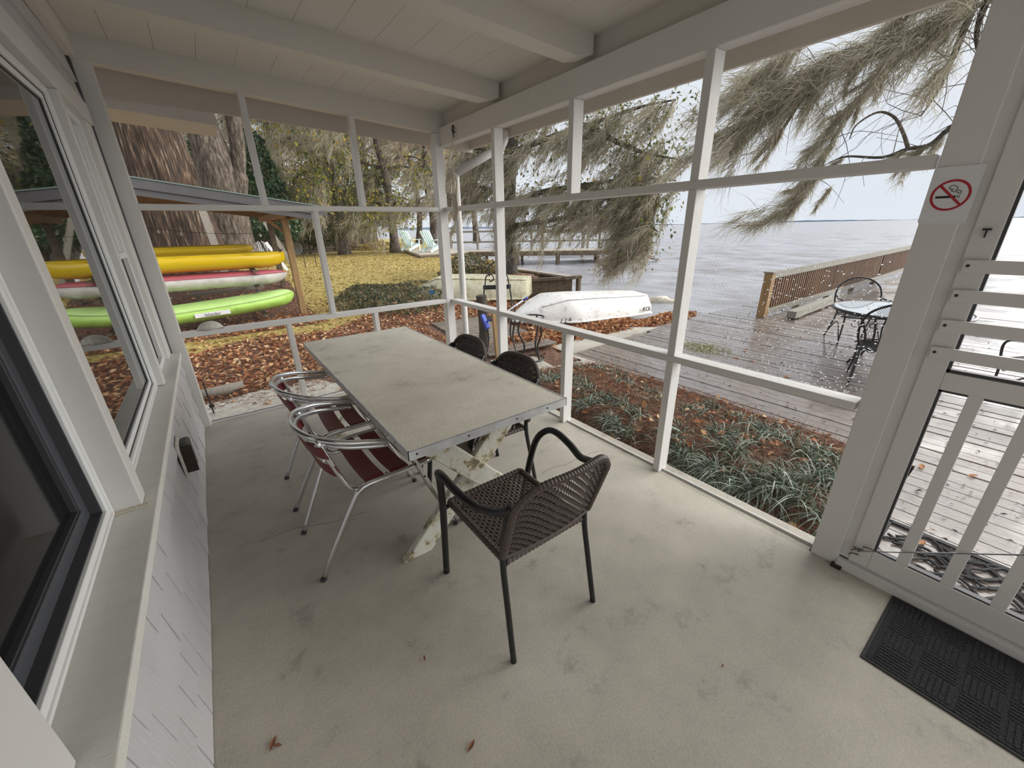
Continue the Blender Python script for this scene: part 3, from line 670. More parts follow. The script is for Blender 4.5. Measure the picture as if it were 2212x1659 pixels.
# ---- doormats
mx0, mx1, my1, my0 = 1.945, 2.373, .055, -.62
dm = wthing('doormat', 'charcoal ribbed fibre doormat inside the screen door', 'doormat', ((mx0+mx1)/2, (my0+my1)/2, 0))
bevel(MB().box(mx0, mx1, my0, my1, .0005, .006).build('backing', 'rubber', dm), .003)
mb = MB(); nx, ny, s = 4, 6, .105
for i in range(nx):
    for j in range(ny):
        cx, cy = mx0+.022+(i+.5)*s*.93, my1-.025-(j+.5)*s
        for k in range(6):
            o = (k-2.5)*.0155
            if (i+j) % 2: mb.bar((cx-.046, cy+o, .0085), (cx+.046, cy+o, .0085), .010, .004)
            else: mb.bar((cx+o, cy-.046, .0085), (cx+o, cy+.046, .0085), .010, .004)
mb.build('ribs', 'matfibre', dm, kind='stuff')
bevel(MB().box(mx0+.012, mx1-.012, my0+.012, my1-.012, .005, .0085).build('pile', 'matfibre', dm), .002)

# ---- no-smoking sign on the post by the door
sy, sz, sx = .3065, 1.572, W-.0062
sg = wthing('no_smoking_sign', 'white plastic no smoking sign on the post beside the screen door', 'sign', (sx, sy, sz-.088))
def rrect(mb, x, hw, hh, r, th, cy, cz):
    ring = []
    for qx, qz, a0 in ((1, 1, 0), (-1, 1, 90), (-1, -1, 180), (1, -1, 270)):
        for k in range(5):
            a = math.radians(a0+k*22.5); ring.append((cy+qx*(hw-r)+r*math.cos(a), cz+qz*(hh-r)+r*math.sin(a)))
    mb.loft([[(x, y, z) for y, z in ring], [(x-th, y, z) for y, z in ring]])
mb = MB(); rrect(mb, sx+.003, .0585, .087, .008, .003, sy, sz); mb.build('plate', 'signw', sg)
def flat_ring(mb, x, r0, r1, n=48, th=.0008):
    for k in range(n):
        a, b = 2*PI*k/n, 2*PI*(k+1)/n
        q = [(r0, a), (r1, a), (r1, b), (r0, b)]
        mb.hexa([(x, sy+.002+r*math.cos(t)*.85, sz+r*math.sin(t)) for r, t in q]+[(x-th, sy+.002+r*math.cos(t)*.85, sz+r*math.sin(t)) for r, t in q])
# left on the sign as seen from inside is +y
cyy, czz = sy, sz
mb = MB(); n = 48
for k in range(n):
    a, b = 2*PI*k/n, 2*PI*(k+1)/n; q = [(.041, a), (.0475, a), (.0475, b), (.041, b)]
    mb.hexa([(sx, cyy+r*math.cos(t), czz+r*math.sin(t)) for r, t in q]+[(sx-.0008, cyy+r*math.cos(t), czz+r*math.sin(t)) for r, t in q])
mb.build('prohibition_ring', 'signred', sg)
a45 = math.sqrt(.5)
mb = MB(); mb.bar((sx-.0011, cyy+.042*a45, czz+.042*a45), (sx-.0011, cyy-.042*a45, czz-.042*a45), .0006, .0065, up=(0, a45, -a45)); mb.build('prohibition_bar', 'signred', sg)
mb = MB(); mb.box(sx-.0004, sx, cyy+.034, cyy-.014, czz-.0085, czz-.0015); mb.box(sx-.0004, sx, cyy-.0165, cyy-.0185, czz-.0085, czz-.0015); mb.box(sx-.0004, sx, cyy-.021, cyy-.023, czz-.0085, czz-.0015); mb.build('cigarette_print', 'signblk', sg)
mb = MB()
sm = [(-.0175, .0005), (-.018, .006), (-.010, .0085), (-.002, .010), (.001, .014), (-.003, .0165), (.006, .019), (.0065, .026), (-.001, .0285), (-.006, .027)]
sm2 = [(-.0222, .0005), (-.024, .008), (-.019, .0125), (-.0095, .0135), (-.013, .019), (-.0095, .0245), (-.006, .0248)]
for q in (sm, sm2): mb.tube(cr([(sx-.0004, cyy+a, czz+b+.001) for a, b in q], 4), .0010, 5)
mb.build('smoke_print', 'signblk', sg)

# ---- coil of rope on an iron hook, hung on the header by the corner
RX = W-.026
rp_ = wthing('rope_coil', 'coil of cream rope hanging from an iron hook on the header', 'rope', (RX, 3.62, 1.56))
hk = MB(); hk.tube(cr([(W-.001, 3.595, 2.30), (RX, 3.595, 2.30), (RX, 3.60, 2.33), (RX, 3.583, 2.348), (RX, 3.57, 2.325), (RX, 3.588, 2.285), (RX, 3.583, 2.255)], 5), .0055, 7); hk.build('hook', 'rust', rp_)
mb = MB(); mb.tube(cr([(RX, 3.585, 2.27), (RX, 3.60, 2.15), (RX-.004, 3.625, 2.05), (RX, 3.635, 1.98)], 6), .0055, 7)
mb.tube(cr([(RX-.006, 3.585, 2.265), (RX-.004, 3.64, 2.17), (RX-.01, 3.69, 2.08), (RX-.004, 3.72, 1.97), (RX+.004, 3.74, 1.93)], 6), .005, 7)
mb.build('hanging_line', 'rope', rp_, smooth=True)
rr = random.Random(5)
for k in range(7):
    mb = MB(); cy0 = 3.655+rr.uniform(-.02, .02); cz0 = 1.885+rr.uniform(-.025, .02); a, b = .075+rr.uniform(-.03, .02), .105+rr.uniform(-.015, .02); dx = -.012+.006*k
    mb.tube([(RX-.012+dx+.006*math.sin(3*t), cy0+a*math.cos(t)*(1-.25*math.sin(t)), cz0+b*math.sin(t)) for t in np.linspace(0, 2*PI, 30, endpoint=False)], .0055, 7, closed=True); mb.build('rope_loop', 'rope', rp_, smooth=True)
for k in range(6):
    mb = MB(); a = .018+.008*k; dx = .004*k-.012; zt = 1.80; zb_ = 1.565+rr.uniform(0, .03); cy0 = 3.645
    mb.tube(cr([(RX-.008+dx, cy0-a*.7, zt), (RX-.008+dx, cy0-a, (zt+zb_)/2), (RX-.006+dx, cy0-a*.6, zb_+.02), (RX-.006+dx, cy0, zb_), (RX-.006+dx, cy0+a*.6, zb_+.02), (RX-.008+dx, cy0+a, (zt+zb_)/2), (RX-.008+dx, cy0+a*.7, zt)], 5), .0055, 7); mb.build('rope_loop', 'rope', rp_, smooth=True)
mb = MB(); mb.tube([(RX-.01+.022*math.cos(t), 3.65+.04*math.sin(t), 1.80+.004*math.sin(2*t)) for t in np.linspace(0, 2*PI, 20, endpoint=False)], .0055, 7, closed=True); mb.build('rope_wrap', 'rope', rp_, smooth=True)

# ---- dark outlet cover on the siding
oc = wthing('outlet_cover', 'dark weatherproof outlet cover on the grey shingle siding', 'outlet', (.012, 2.45, .36))
bevel(MB().box(.006, .018, 2.36, 2.50, .345, .54).build('back_plate', 'shell', oc), .003)
bevel(MB().box(.018, .058, 2.39, 2.485, .36, .525).build('cover', 'fixture', oc), .012)
MB().box(.02, .064, 2.372, 2.388, .37, .51).build('hinge', 'rust', oc)

# ---- frayed pale clump on the far rail
mb = MB(); rings = []
for i in range(9):
    u = i/8; hw = .045*math.sin(PI*min(1, max(0, u)))**.5+.004; rings.append([(.155+.25*u*.72, D+.04+hw*math.cos(t)*1.0, .793+max(0, .062*math.sin(PI*u)**.6*max(0, math.sin(t)))+.004*math.sin(9*t+5*u)) for t in np.linspace(0, PI, 9)])
for r_ in rings:
    pass
n = len(rings[0]); mb.loft(rings)
single('foam_clump', mb, 'shell', 'pale lumpy foam fragment resting on the far rail', 'foam', (.245, D+.04, .792), smooth=True)

# ---- bits of leaf on the floor
def curled_leaf(name, x, y, z, L, rot, mat, label, group):
    mb = MB(); rows = []
    for k in range(7):
        u = k/6; w = .32*L*math.sin(PI*min(1, u*.95+.03)); c = math.cos(rot); s = math.sin(rot); lx = (u-.5)*L
        row = []
        for q in (-1, -.4, .4, 1):
            ly = q*w*.6; lz = .004+.25*w*q*q+.06*L*u*u; row.append((x+lx*c-ly*s, y+lx*s+ly*c, z+lz))
        rows.append(row)
    mb.sheet(rows); return single(name, mb, mat, label, 'leaf', (x, y, z), group)
for (px, py, L, rot) in ((590, 1608, .05, 1.0), (600, 1612, .035, 2.5), (1018, 1613, .045, .4), (917, 1424, .028, 1.2), (1560, 1440, .02, .3)):
    q = onz(px, py, 0.0); curled_leaf('dead_leaf', q[0], q[1], .0008, L*.8, rot, 'straw', 'tiny dry brown leaf lying on the porch concrete', 'dry leaves on the porch floor')

for cp in (((1170, 1022), (1200, 1008), (1225, 1003), (1250, 988), (1292, 974)), ((560, 1170), (640, 1140), (720, 1128), (790, 1105)), ((1000, 1085), (960, 1100), (925, 1130))):
    MB().tube([onz(a, b, .0) for a, b in cp], .0011, 5).build('crack', 'plinth', fl)
# ---- gutter downspout at the far corner
ds = wthing('downspout', 'white metal downspout angling from the eave down behind the corner post', 'downspout', (W+.13, D-.03, -.1))
mb = MB(); mb.tube(cr([(2.9, 3.55, 2.36), (2.9, 3.56, 2.30), (2.88, 3.58, 2.24), (2.83, 3.63, 2.20)], 4), .042, 10); mb.build('elbow', 'white', ds, smooth=True)
mb = MB(); mb.tube([(2.84, 3.62, 2.205), (2.54, 3.86, 2.02)], .04, 10); mb.build('sloped_pipe', 'white', ds, smooth=True)
mb = MB(); mb.tube(cr([(2.56, 3.845, 2.03), (2.53, 3.87, 2.0), (2.525, 3.875, 1.95), (2.525, 3.875, 1.5), (2.525, 3.875, -.1)], 3), .034, 10); mb.build('pipe', 'white', ds, smooth=True)
MB().box(2.96, 3.05, YB, D+.36, 2.37, 2.48).build('gutter', 'white', ds)

# ================================================================ GROUND, LAKE, DECK
def sst(a, b, t): t = np.clip((t-a)/(b-a), 0, 1); return t*t*(3-2*t)
FW, KW = V(6.51, 8.33), V(7.90, 7.66)          # timber wall in front of the lawn and its corner
SHORE = [(7.90, 7.66), (8.25, 10.6), (7.95, 13.2), (8.9, 15.5), (10.9, 18.0), (13.5, 24), (17, 34), (30, 62)]
def shore_x(y):
    ys = [p[1] for p in SHORE]; xs_ = [p[0] for p in SHORE]; return np.interp(y, ys, xs_)
def front_y(x): return FW[1]+(x-FW[0])*(KW[1]-FW[1])/(KW[0]-FW[0])
def gh(x, y):
    x = np.asarray(x, float); y = np.asarray(y, float)
    d = np.where(x > 4.4, (x-4.4)*.686+(y-10.3)*.727, (y-10.3)*.6)
    d = np.where(x > FW[0], np.where(y > front_y(x)+.33, 9.0, -1.0), d)
    z = GZ+.41*sst(0, 1.4, d)
    z = z+.015*np.sin(1.3*x+.7*y)*np.cos(.9*y-.4*x)
    z = z-.21*sst(5.35, 4.55, y)*sst(4.25, 4.6, x)-.09*sst(4.6, 4.2, y)*sst(2.7, 3.1, x)
    beach = (d <= 0)*(-.42*sst(6.2, 8.4, x)); z = z+beach
    z = np.where((x > shore_x(y)-.30) & (y > KW[1]-.05), -1.2, z)
    z = np.where((x > 8.6) & (y <= KW[1]-.05), -1.2, z)
    return z
def is_lawn(x, y):
    m = np.interp(x, [1.5, 4.4], [7.4, 10.2]); rack = (x < 1.9) & (y > 8.2) & (y < 14.5)
    return (y > m+.35*np.sin(2.1*x)) & ~rack
xg = np.concatenate([np.arange(-16, -4, .8), np.arange(-4, 10, .25), np.arange(10, 34, .9)]); yg = np.concatenate([np.arange(3.75, 14, .25), np.arange(14, 64, .8)])
XG, YG = np.meshgrid(xg, yg); ZG = gh(XG, YG)
ZG = np.where((XG < 2.75) & (YG < 4.1), -.19, ZG)
vid = np.arange(XG.size).reshape(XG.shape); quads = np.stack([vid[:-1, :-1], vid[:-1, 1:], vid[1:, 1:], vid[1:, :-1]], -1).reshape(-1, 4)
cx_ = XG.ravel()[quads].mean(1); cy_ = YG.ravel()[quads].mean(1); zm = ZG.ravel()[quads].max(1)
keep = (zm > -1.1); lw = is_lawn(cx_, cy_) & keep; sl = ~is_lawn(cx_, cy_) & keep
Vg = np.stack([XG.ravel(), YG.ravel(), ZG.ravel()], 1)
yard = struct('yard_ground', (0, 8, GZ))
def submesh(name, mask, mat):
    q = quads[mask]; u, inv = np.unique(q, return_inverse=True); o = npmesh(name, Vg[u], inv.reshape(-1, 4), mat, yard, None, True); return o
submesh('mulch_bed', sl, 'soil'); submesh('lawn', lw, 'lawn')
MB().box(-16, 34, -8, 3.76, -.62, -.46).build('subsoil', 'soil', yard)
MB().box(-16, -.3, -8, 3.76, -.5, -.17).build('subsoil', 'soil', yard)
# strip of sand along the footing
rows = [[(x, y, -.118-.012*(j/4)+.012*math.sin(7*x+3*y)*math.cos(5*x)) for j, y in enumerate(np.linspace(D+.08, D+.95+.14*math.sin(2.3*x), 7))] for x in np.linspace(-.4, 2.5, 30)]
mb = MB(); mb.sheet(rows); mb.build('sand_strip', 'sand', yard, smooth=True)
# lake
xs_ = np.concatenate([np.arange(6, 30, .3), np.arange(30, 90, 1.5), [120, 200, 400, 900, 3000]]); ys_ = np.concatenate([[-2500, -600, -150, -60], np.arange(-30, 40, .6), np.arange(40, 100, 3), [150, 400, 1200, 3000]])
XX, YY = np.meshgrid(xs_, ys_)
am = .045*np.clip((XX-8)/8, .12, 1)*np.clip((160-XX)/100, 0, 1)
ZZ = WZ+am*(np.sin(1.15*XX+.45*YY+.8*np.sin(.31*YY))+.6*np.sin(2.1*XX-.7*YY+1.1*np.sin(.5*XX))+.4*np.sin(3.3*XX+1.9*YY))
vid = np.arange(XX.size).reshape(XX.shape); q = np.stack([vid[:-1, :-1], vid[:-1, 1:], vid[1:, 1:], vid[1:, :-1]], -1).reshape(-1, 4)
lake = npmesh('lake_water', np.stack([XX.ravel(), YY.ravel(), ZZ.ravel()], 1), q, 'water', None, 'stuff', True)
tag(lake, 'grey choppy lake water stretching to the horizon', 'lake')
# far shore: a low wooded line
mb = MB(); rs = random.Random(11); rows = []
for k in range(160):
    a = math.radians(20+k*.75); R = 2300; h = 5+3*math.sin(k*.21)+2*rs.random()+3*math.sin(k*.05+1)
    rows.append([(R*math.sin(a), R*math.cos(a), -1), (R*math.sin(a), R*math.cos(a), h), ((R+60)*math.sin(a), (R+60)*math.cos(a), h), ((R+60)*math.sin(a), (R+60)*math.cos(a), -1)])
mb.loft(rows); single('far_shore', mb, 'farshore', 'thin blue-grey wooded shore along the horizon', 'shore', (2000, 1150, -1))

# deck boards, each one a plank
dk = struct('deck', (8, 0, DZ))
x = 4.44; k = 0; dk_src = {}
rs = random.Random(21)
while x < 12.2:
    y1 = 4.16 if x < 6.4 else 4.34
    dz = rs.uniform(-.004, .004); o = bevel(MB().box(x, x+.132, -4.2, y1+rs.uniform(-.02, .02), DZ-.03+dz, DZ+dz).build('plank', 'deckwood', dk), .004, 1); x += .140
mb = MB()
while x < 34: mb.box(x, x+.132, -1.5, 3.5, DZ-.03, DZ); x += .14
mb.build('pier_boards', 'deckwood', dk, kind='stuff')
x = W+.17
while x < 4.4: MB().box(x, x+.132, -4.2, .28, DZ-.03, DZ).build('plank', 'deckwood', dk); x += .14
MB().box(4.44, 12, 4.12, 4.15, DZ-.3, DZ-.035).build('joist', 'timber', dk)
MB().box(4.44, 34, .5, .6, DZ-.3, DZ-.035).build('joist', 'timber', dk)
for xx in (13, 17, 21, 26): 
    for yy in (-1.3, 3.3): MB().cyl((xx, yy, -1.2), (xx, yy, DZ-.03), .1, 10).build('pile', 'timber', dk)
# concrete pad and planked walk beyond the planting bed
pad = struct('path', (4, 3.8, GZ))
MB().hexa([(3.05, 3.72, -.4), (4.43, 3.2, -.4), (4.43, 4.2, -.4), (3.2, 4.5, -.4), (3.05, 3.72, -.20), (4.43, 3.2, -.285), (4.43, 4.2, -.285), (3.2, 4.5, -.20)]).build('concrete_pad', 'padcon', pad)
MB().hexa([(4.43, 4.1, -.5), (6.9, 4.3, -.5), (6.4, 4.75, -.5), (4.43, 4.55, -.5), (4.43, 4.1, -.285), (6.9, 4.3, -.30), (6.4, 4.75, -.30), (4.43, 4.55, -.27)]).build('concrete_pad', 'padcon', pad)
for k in range(13):
    u = k/13; p0 = V(3.18, 4.5, -.135)+V(.25, 2.35, .01)*u; dirx = nrm(V(1, -.12, 0)); o = MB()
    o.bar(p0, p0+dirx*1.15, .165, .03); bevel(o.build('plank', 'deckwood', pad), .004, 1)

# planting bed between porch and deck
bx0, bx1, by0, by1 = W+.12, 4.42, .30, 3.95
def bz(x, y):
    u = (x-bx0)/(bx1-bx0); e = sst(0, .25, y-by0)*sst(0, .5, by1-y)
    return -.62+.46*sst(.07, .32, u)*(1-.26*sst(.5, 1, u))*(.5+.5*e)+.02*np.sin(7*x+3*y)*np.cos(5*y)
rows = [[(x, y, float(bz(x, y))) for y in np.linspace(by0, by1, 40)] for x in np.linspace(bx0-.02, bx1+.01, 24)]
bed = wthing('planting_bed', 'mulched planting bed of striped lilyturf between the porch and the deck', 'flower bed', (3.4, 2, -.4))
mb = MB(); mb.sheet(rows); mb.build('soil', 'soil', bed, smooth=True)
# clumps of lilyturf
rs = random.Random(31); cl = []
for (px, py) in ((1250, 800), (1290, 790), (1330, 800), (1220, 820), (1265, 850), (1300, 870), (1340, 880), (1380, 905), (1400, 850), (1350, 830), (1420, 870), (1500, 900), (1540, 870), (1600, 905), (1560, 950), (1620, 960), (1660, 935), (1700, 950), (1740, 1000), (1780, 990), (1500, 1000), (1540, 1010), (1600, 1040), (1640, 1060), (1680, 1050), (1720, 1080), (1760, 1060), (1700, 1110), (1780, 1110), (1740, 1130), (1480, 980), (1460, 940), (1190, 830), (1175, 825), (1320, 910), (1360, 930), (1270, 880), (1650, 1090), (1790, 1050), (1810, 1020), (1560, 1030), (1250, 830), (1580, 990)):
    q = onz(px, py, -.2); 
    if bx0+.36 < q[0] < bx1-.03 and by0 < q[1] < by1: cl.append((q[0], q[1]))
for k, (x, y) in enumerate(cl):
    n = rs.choice([80, 110, 140]); big = 1.35 if y < 1.2 else 1.05
    a = rng.uniform(0, 2*PI, n); el = rng.uniform(.55, 1.25, n)
    Dv = np.stack([np.cos(a)*np.cos(el)-.25, np.sin(a)*np.cos(el)+.25, np.sin(el)], 1); Dv /= np.linalg.norm(Dv, axis=1)[:, None]
    A = np.stack([x+rng.normal(0, .055, n), y+rng.normal(0, .055, n), np.full(n, float(bz(x, y))-.01)], 1)
    v, f = ribbons(A, Dv, rng.uniform(.18, .36, n)*big, .0095, 6, .25, .9, droop=.75)
    npmesh('grass_clump', v, f, 'liriope', bed)
n = 18000; X = rng.uniform(bx0+.22, bx1, n); Y = rng.uniform(by0, by1, n); P = np.stack([X, Y, bz(X, Y)+rng.uniform(.0, .025, n)], 1)
a = rng.uniform(0, 2*PI, n); el = rng.normal(.1, .22, n); Dv = np.stack([np.cos(a)*np.cos(el), np.sin(a)*np.cos(el), np.sin(el)], 1)
v, f = ribbons(P, Dv, rng.uniform(.05, .14, n), .0035, 2, .5, .3); npmesh('pine_straw', v, f, 'straw', bed)
n = 380; X = rng.uniform(bx0+.25, bx1, n); Y = rng.uniform(by0, by1, n); v, f = scatter_quads(np.stack([X, Y, bz(X, Y)+.04], 1), .06, .5); npmesh('fallen_leaves', v, f, 'leaf', bed)

# leaf litter on the yard
def rand_on(x0, x1, y0, y1, n, cond, dz=.012):
    X = rng.uniform(x0, x1, n); Y = rng.uniform(y0, y1, n); m = cond(X, Y); X, Y = X[m], Y[m]
    return np.stack([X, Y, gh(X, Y)+rng.uniform(.003, dz, len(X))+.004], 1)
land = lambda X, Y: (gh(X, Y) > -.9)
deckfree = lambda X, Y: ~((X > 4.4) & (Y < 4.75)) & ~((X > 3.0) & (X < 4.6) & (Y < 7.0) & (Y < 4.6)) & ~((X > 3.2) & (X < 4.5) & (Y < 6.7))
P1 = rand_on(-3, 7.2, 4.7, 9.5, 24000, lambda X, Y: ~is_lawn(X, Y) & land(X, Y) & deckfree(X, Y) & ((Y > 4.95) | (X > 2.6)), .045)
P2 = rand_on(-2.5, 2.2, 8, 14, 3500, lambda X, Y: ~is_lawn(X, Y) & land(X, Y), .03)
P3 = rand_on(-2, 6, 4.2, 5.2, 260, lambda X, Y: deckfree(X, Y) & land(X, Y), .03)
P4 = rand_on(-3, 5, 7, 11, 2500, lambda X, Y: is_lawn(X, Y) & land(X, Y), .02)
v, f = scatter_quads(np.concatenate([P1, P2, P3, P4]), .066, .4, .5)
lit = npmesh('leaf_litter', v, f, 'leaf', None); tag(lit, 'carpet of fallen red-brown leaves covering the mulched yard', 'leaves')
n = 22000; P = rand_on(-3, 7, 4.55, 9.5, n, lambda X, Y: ~is_lawn(X, Y) & land(X, Y) & deckfree(X, Y), .02); n = len(P)
a = rng.uniform(0, 2*PI, n); el = rng.normal(.06, .15, n); Dv = np.stack([np.cos(a)*np.cos(el), np.sin(a)*np.cos(el), np.sin(el)], 1)
v, f = ribbons(P, Dv, rng.uniform(.06, .16, n), .006, 2, .5, .3); o = npmesh('pine_needles', v, f, 'straw', None); tag(o, 'dry pine needles strewn over the mulched yard', 'needles')
P = rand_on(-8, 12, 7.2, 26, 45000, lambda X, Y: is_lawn(X, Y) & land(X, Y), .02)
v, f = scatter_quads(P, .07, .3, .6); yl = npmesh('yellow_leaves', v, f, 'yleaf', None); tag(yl, 'blanket of fallen yellow leaves over the lawn', 'leaves')
# drift of leaves heaped against the white boat and the concrete
def heap(n, cxy, rad, h, size):
    X = cxy[0]+rng.normal(0, rad[0], n); Y = cxy[1]+rng.normal(0, rad[1], n); r2 = ((X-cxy[0])/rad[0])**2+((Y-cxy[1])/rad[1])**2
    return np.stack([X, Y, gh(X, Y).clip(-.42, 1)+h*np.exp(-r2*.4)+rng.uniform(0, .03, n)], 1)
P = np.concatenate([heap(2600, (6.6, 4.78), (.9, .16), .13, .07), heap(1300, (7.9, 4.75), (.6, .17), .16, .07), heap(2000, (4.95, 4.75), (.75, .16), .10, .07)])
v, f = scatter_quads(P, .075, .5, .5); o = npmesh('leaf_drift', v, f, 'leaf', None); tag(o, 'drift of wet red leaves heaped between the upturned white boat and the deck', 'leaves')
# wet debris on the deck
n = 2400; X = rng.uniform(4.45, 10.5, n); Y = rng.uniform(-2, 4.1, n)
v, f = scatter_quads(np.stack([X, Y, np.full(n, DZ+.009)], 1), .03, .18, .4, .7); o = npmesh('deck_debris', v, f, 'debris', None); tag(o, 'wet leaves and twig bits scattered over the deck boards', 'leaves')
n = 500; X = rng.uniform(W+.2, 4.4, n); Y = rng.uniform(-1.6, .25, n)
v, f = scatter_quads(np.stack([X, Y, np.full(n, DZ+.009)], 1), .024, .18, .4, .7); o = npmesh('door_debris', v, f, 'debris', None); tag(o, 'scraps of leaf scattered on the boards outside the screen door', 'leaves')
rs = random.Random(5)
for (px, py, L) in ((1610, 758, .12), (1625, 780, .10), (1590, 775, .11), (1700, 815, .11), (1790, 845, .09), (2010, 1080, .09), (1990, 1010, .09), (1985, 1175, .10), (2100, 1030, .08)):
    q = onz(px, py, DZ); curled_leaf('dead_leaf', q[0], q[1], DZ+.004, L, rs.uniform(0, 6), 'leaf', 'large dry tan leaf lying on the wet deck boards', 'large leaves on the deck')
# grey-green clump of fallen moss on the deck
q = onz(1518, 752, DZ); n = 700
A = np.stack([q[0]+rng.normal(0, .13, n), q[1]+rng.normal(0, .17, n), np.full(n, DZ+.004)], 1); a = rng.uniform(0, 2*PI, n); el = rng.uniform(.1, 1.2, n)
Dv = np.stack([np.cos(a)*np.cos(el), np.sin(a)*np.cos(el), np.sin(el)], 1)
v, f = ribbons(A, Dv, rng.uniform(.06, .18, n), .006, 4, .9, .6, droop=.7); v[:, 2] = np.maximum(v[:, 2], DZ+.003)
o = npmesh('moss_tuft', v-q.astype(np.float32), f, 'drygrass', None, 'stuff'); o.location = q; tag(o, 'grass-green tuft of fallen moss lying on the wet deck', 'moss')
# swirled rubber mat outside the door
rm = wthing('rubber_mat', 'black swirl-cut rubber mat on the deck outside the screen door', 'doormat', (3.15, -.15, DZ))
mb = MB(); mx_, my_ = (2.72, 3.47), (-.62, .23)
for a, b in (((mx_[0], my_[0]), (mx_[1], my_[0])), ((mx_[1], my_[0]), (mx_[1], my_[1])), ((mx_[1], my_[1]), (mx_[0], my_[1])), ((mx_[0], my_[1]), (mx_[0], my_[0]))): mb.bar((*a, DZ+.011), (*b, DZ+.011), .03, .012)
mb.build('border', 'rubber', rm)
rs = random.Random(9); mb = MB()
for k in range(46):
    x = rs.uniform(mx_[0]+.05, mx_[1]-.05); y = rs.uniform(my_[0]+.02, my_[1]-.12); s = rs.choice([-1, 1]); r = rs.uniform(.04, .09)
    pts = [(min(max(x+s*r*math.sin(t*2.6)*math.exp(-.2*t), mx_[0]), mx_[1]), min(max(y+t*.12, my_[0]), my_[1]), DZ+.0115) for t in np.linspace(-1, 1.6, 12)]
    mb.tube(pts, .008, 5)
mb.build('swirls', 'rubber', rm, kind='stuff')

# ================================================================ BOATS, KAYAKS, SHED
def hull(parent, P0, P1, beam, zlo, zhi, zdeck, hullm, deckm, pw=2.2, rocker=.0, ends=.35, n=24, hname='hull', dname='deck', crown=.05, kp=4.0):
    """kayak-like body between P0 and P1 (ends at mid height). zlo/zhi: keel and seam heights above the end line"""
    P0, P1 = np.array(P0, float), np.array(P1, float); ax = nrm(P1-P0); sd = nrm(np.cross((0, 0, 1), ax)); up = V(0, 0, 1)
    lo, hi = [], []
    for i in range(n+1):
        u = -1+2*i/n; c = P0+(P1-P0)*(i/n); b = max(.004, beam*.5*(1-abs(u)**pw)); k = (1-abs(u)**kp); kz = zlo*k*(1-ends*0)+rocker*u*u+zhi*0
        seam = zhi+rocker*u*u; keel = min(seam-.01, zlo*max(.05, k)+rocker*u*u)
        lo.append([c+sd*b*math.cos(t)+up*(seam+(keel-seam)*abs(math.sin(t))**.7) for t in np.linspace(PI, 2*PI, 11)])
        hi.append([c+sd*b*math.cos(t)+up*(seam+(zdeck+crown*0)*max(.06, k)*abs(math.sin(t))**.8) for t in np.linspace(0, PI, 9)])
    h = MB(); h.loft(lo); h.build(hname, hullm, parent, smooth=True)
    d = MB(); d.loft(hi); d.build(dname, deckm, parent, smooth=True)
YK = 9.45
cn = wthing('canoe', 'yellow canoe on the top tier of the kayak shed rack', 'canoe', (-.4, YK, .86))
hull(cn, (-2.6, YK, 1.0), (1.63, YK-.02, 1.0), .8, -.14, .135, .03, 'yellow', 'yellow', pw=5, n=40, kp=16)
mb = MB(); mb.tube([(-2.55, YK-.33, 1.145), (0, YK-.41, 1.142), (1.0, YK-.36, 1.14), (1.55, YK-.1, 1.142)], .012, 6); mb.build('gunwale', 'yellow', cn)
mb = MB(); mb.tube([(1.52, YK-.1, 1.12), (1.60, YK-.13, 1.20)], .008, 6); mb.build('bow_loop', 'black', cn)
cn2 = wthing('canoe', 'yellow canoe stacked behind the top-tier one, only its upper edge showing', 'canoe', (-1, YK+.75, 1.12))
hull(cn2, (-3.0, YK+.8, 1.19), (1.18, YK+.78, 1.18), .7, -.12, .085, .03, 'yellow', 'yellow', pw=5, n=36, kp=16)
kp = wthing('kayak', 'white kayak with a pink deck on the middle tier of the rack', 'kayak', (-.4, YK, .56))
hull(kp, (-2.6, YK, .72), (1.60, YK-.02, .70), .68, -.16, .05, .075, 'hullwhite', 'pink', pw=4.2, n=40, kp=18)
text_mesh('lettering', 'VENUS', .045, 'darkprint', kp, (1.05, YK-.275, .765), (1, 0, -.02), (0, .6, .8))
kg = wthing('kayak', 'lime green sit-on kayak leaning on the low tier of the rack', 'kayak', (-.3, YK-.3, .1))
hull(kg, (-2.3, YK-.55, .12), (1.62, YK-.2, .25), .74, -.165, .06, .10, 'lime', 'limelight', pw=5.5, rocker=.06, n=44, kp=26)
o0 = V(.22, YK-.722, .185)
mb = MB(); mb.bar(o0+V(-.26, -.005, 0), o0+V(.26, .04, .012), .004, .075, up=(0, 0, 1)); mb.build('name_plate', 'plasticw', kg)
text_mesh('lettering', 'Islander', .075, 'darkprint', kg, o0+V(0, -.008, .004), (1, .085, .02), (0, 0, 1))
mb = MB(); mb.ball((.42, YK-.47, .318), .11, 12, 6, (1, .55, .12)); mb.build('hatch', 'black', kg)
for x in (.72, 1.35): 
    mb = MB(); mb.ball((x, YK-.36, .352), .035, 8, 5, (1, 1, .5)); mb.build('deck_fitting', 'black', kg)

